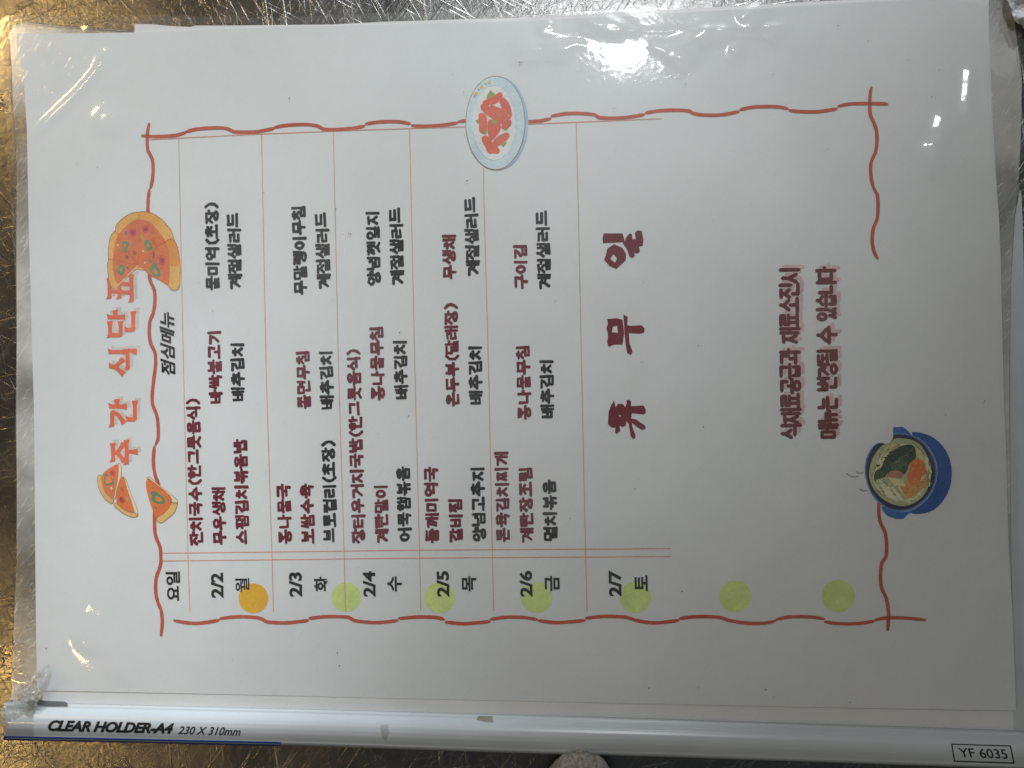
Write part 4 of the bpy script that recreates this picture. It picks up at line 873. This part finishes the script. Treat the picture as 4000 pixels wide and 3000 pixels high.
for k in range(9):
    line('leaf_glint', [(760 + random.uniform(-120, 330), 560 + random.uniform(-90, 200)) for _ in (0,)] + [(0, 0)] if False else [(lambda a, b: (a, b))(800 + 34 * k, 700 - 28 * k + random.uniform(-40, 40)), (840 + 34 * k, 680 - 28 * k)], 1.6, (92, 104, 86), 7, W_, sm=False)
for pts in ([(30, 865), (90, 910), (160, 925), (220, 905)], [(190, 840), (240, 865), (300, 850)], [(240, 1120), (290, 1145), (370, 1150)]): line('broth_dash', pts, 2.6, (84, 84, 90), 3, W_)

# ------------------------------------------------------------------ dirt specks caught in the holder
specks = [(1131, 385), (1031, 752), (1378, 474), (1812, 360), (1825, 705), (2031, 243), (2040, 243), (2678, 327), (3020, 290), (3275, 100), (3392, 159), (3670, 273), (3640, 378), (3232, 582), (2398, 423), (380, 652), (300, 640),
          (830, 1214), (812, 1100), (1312, 815), (1340, 915), (1369, 914), (1368, 914), (2515, 1100), (2748, 1668), (2729, 1349), (900, 2135), (180, 2532), (910, 2575), (1318, 2550), (1326, 2600), (2535, 2688), (2728, 2686), (2990, 2692), (3022, 2721), (3318, 2740), (3847, 1565), (3694, 1620), (3845, 1570),
          (2491, 1873), (2480, 1908), (2226, 2025), (2664, 2310), (1595, 1625), (1560, 1298), (1545, 890), (1362, 910)]
for _ in range(40): specks.append((random.uniform(250, 3850), random.uniform(150, 2680)))
vs, fs = [], []
for i, (x, y) in enumerate(specks):
    r = random.uniform(1.2, 3.0) if i < 47 else random.uniform(.7, 1.7)
    k = len(vs); n = 7; ph = random.uniform(0, 3); el = random.uniform(.5, 1); z = Z_MENU + .0004
    for j in range(n):
        a = 2 * math.pi * j / n; p = P(x + r * math.cos(a) * random.uniform(.7, 1.2), y + r * el * math.sin(a) * random.uniform(.7, 1.2) * 1.3, z); p.z += float(lift(np.array(p.x), np.array(p.y))); vs.append(p)
    c = P(x, y, z + .00012); c.z += float(lift(np.array(c.x), np.array(c.y))); vs.append(c)
    fs += [(k + j, k + (j + 1) % n, k + n) for j in range(n)]
link('dirt_specks', mesh('dirt_specks', vs, fs), mat_simple('dirt', (.03, .028, .025), .8, 500, .3), hold, kind='stuff')

# ------------------------------------------------------------------ rounded lump of unknown nature under the bar
bm = bmesh.new(); bmesh.ops.create_icosphere(bm, subdivisions=5, radius=1.0)
from mathutils import noise
for v in bm.verts:
    n = v.co.normalized(); d = 1 + .05 * noise.noise(n * 3) + .035 * noise.noise(n * 11) + .03 * abs(noise.noise(n * 24)) - .012 * abs(noise.noise(n * 50))
    v.co = Vector((n.x * .0104 * d, n.y * .0104 * d, n.z * .0046 * d))
me = bpy.data.meshes.new('unknown_lump'); bm.to_mesh(me); bm.free(); me.shade_smooth()
st = link('rounded_lump', me, LUMP, None, category='unknown_lump', label='rough rounded greyish beige lump peeking out from under the spine bar')
c = P(2268, 3072, .0047); st.location = (c.x, c.y, .0047)

# ------------------------------------------------------------------ crumpled clear film at the top right
def zf(x, y): return .0028 + .0015 * math.sin(x * .05) * math.sin(y * .07)
o = crumple('crumpled_film', [(3925, -60), (3938, 5), (3948, 30), (3955, 60), (3962, 78), (3975, 92), (3988, 95), (3998, 108), (4030, 112), (4090, 100), (4100, -60)], zf, 4.5, BUBBLE, None, .0012, .06,
            category='plastic film', label='crumpled clear plastic film bunched on the counter at the top right corner of the holder')
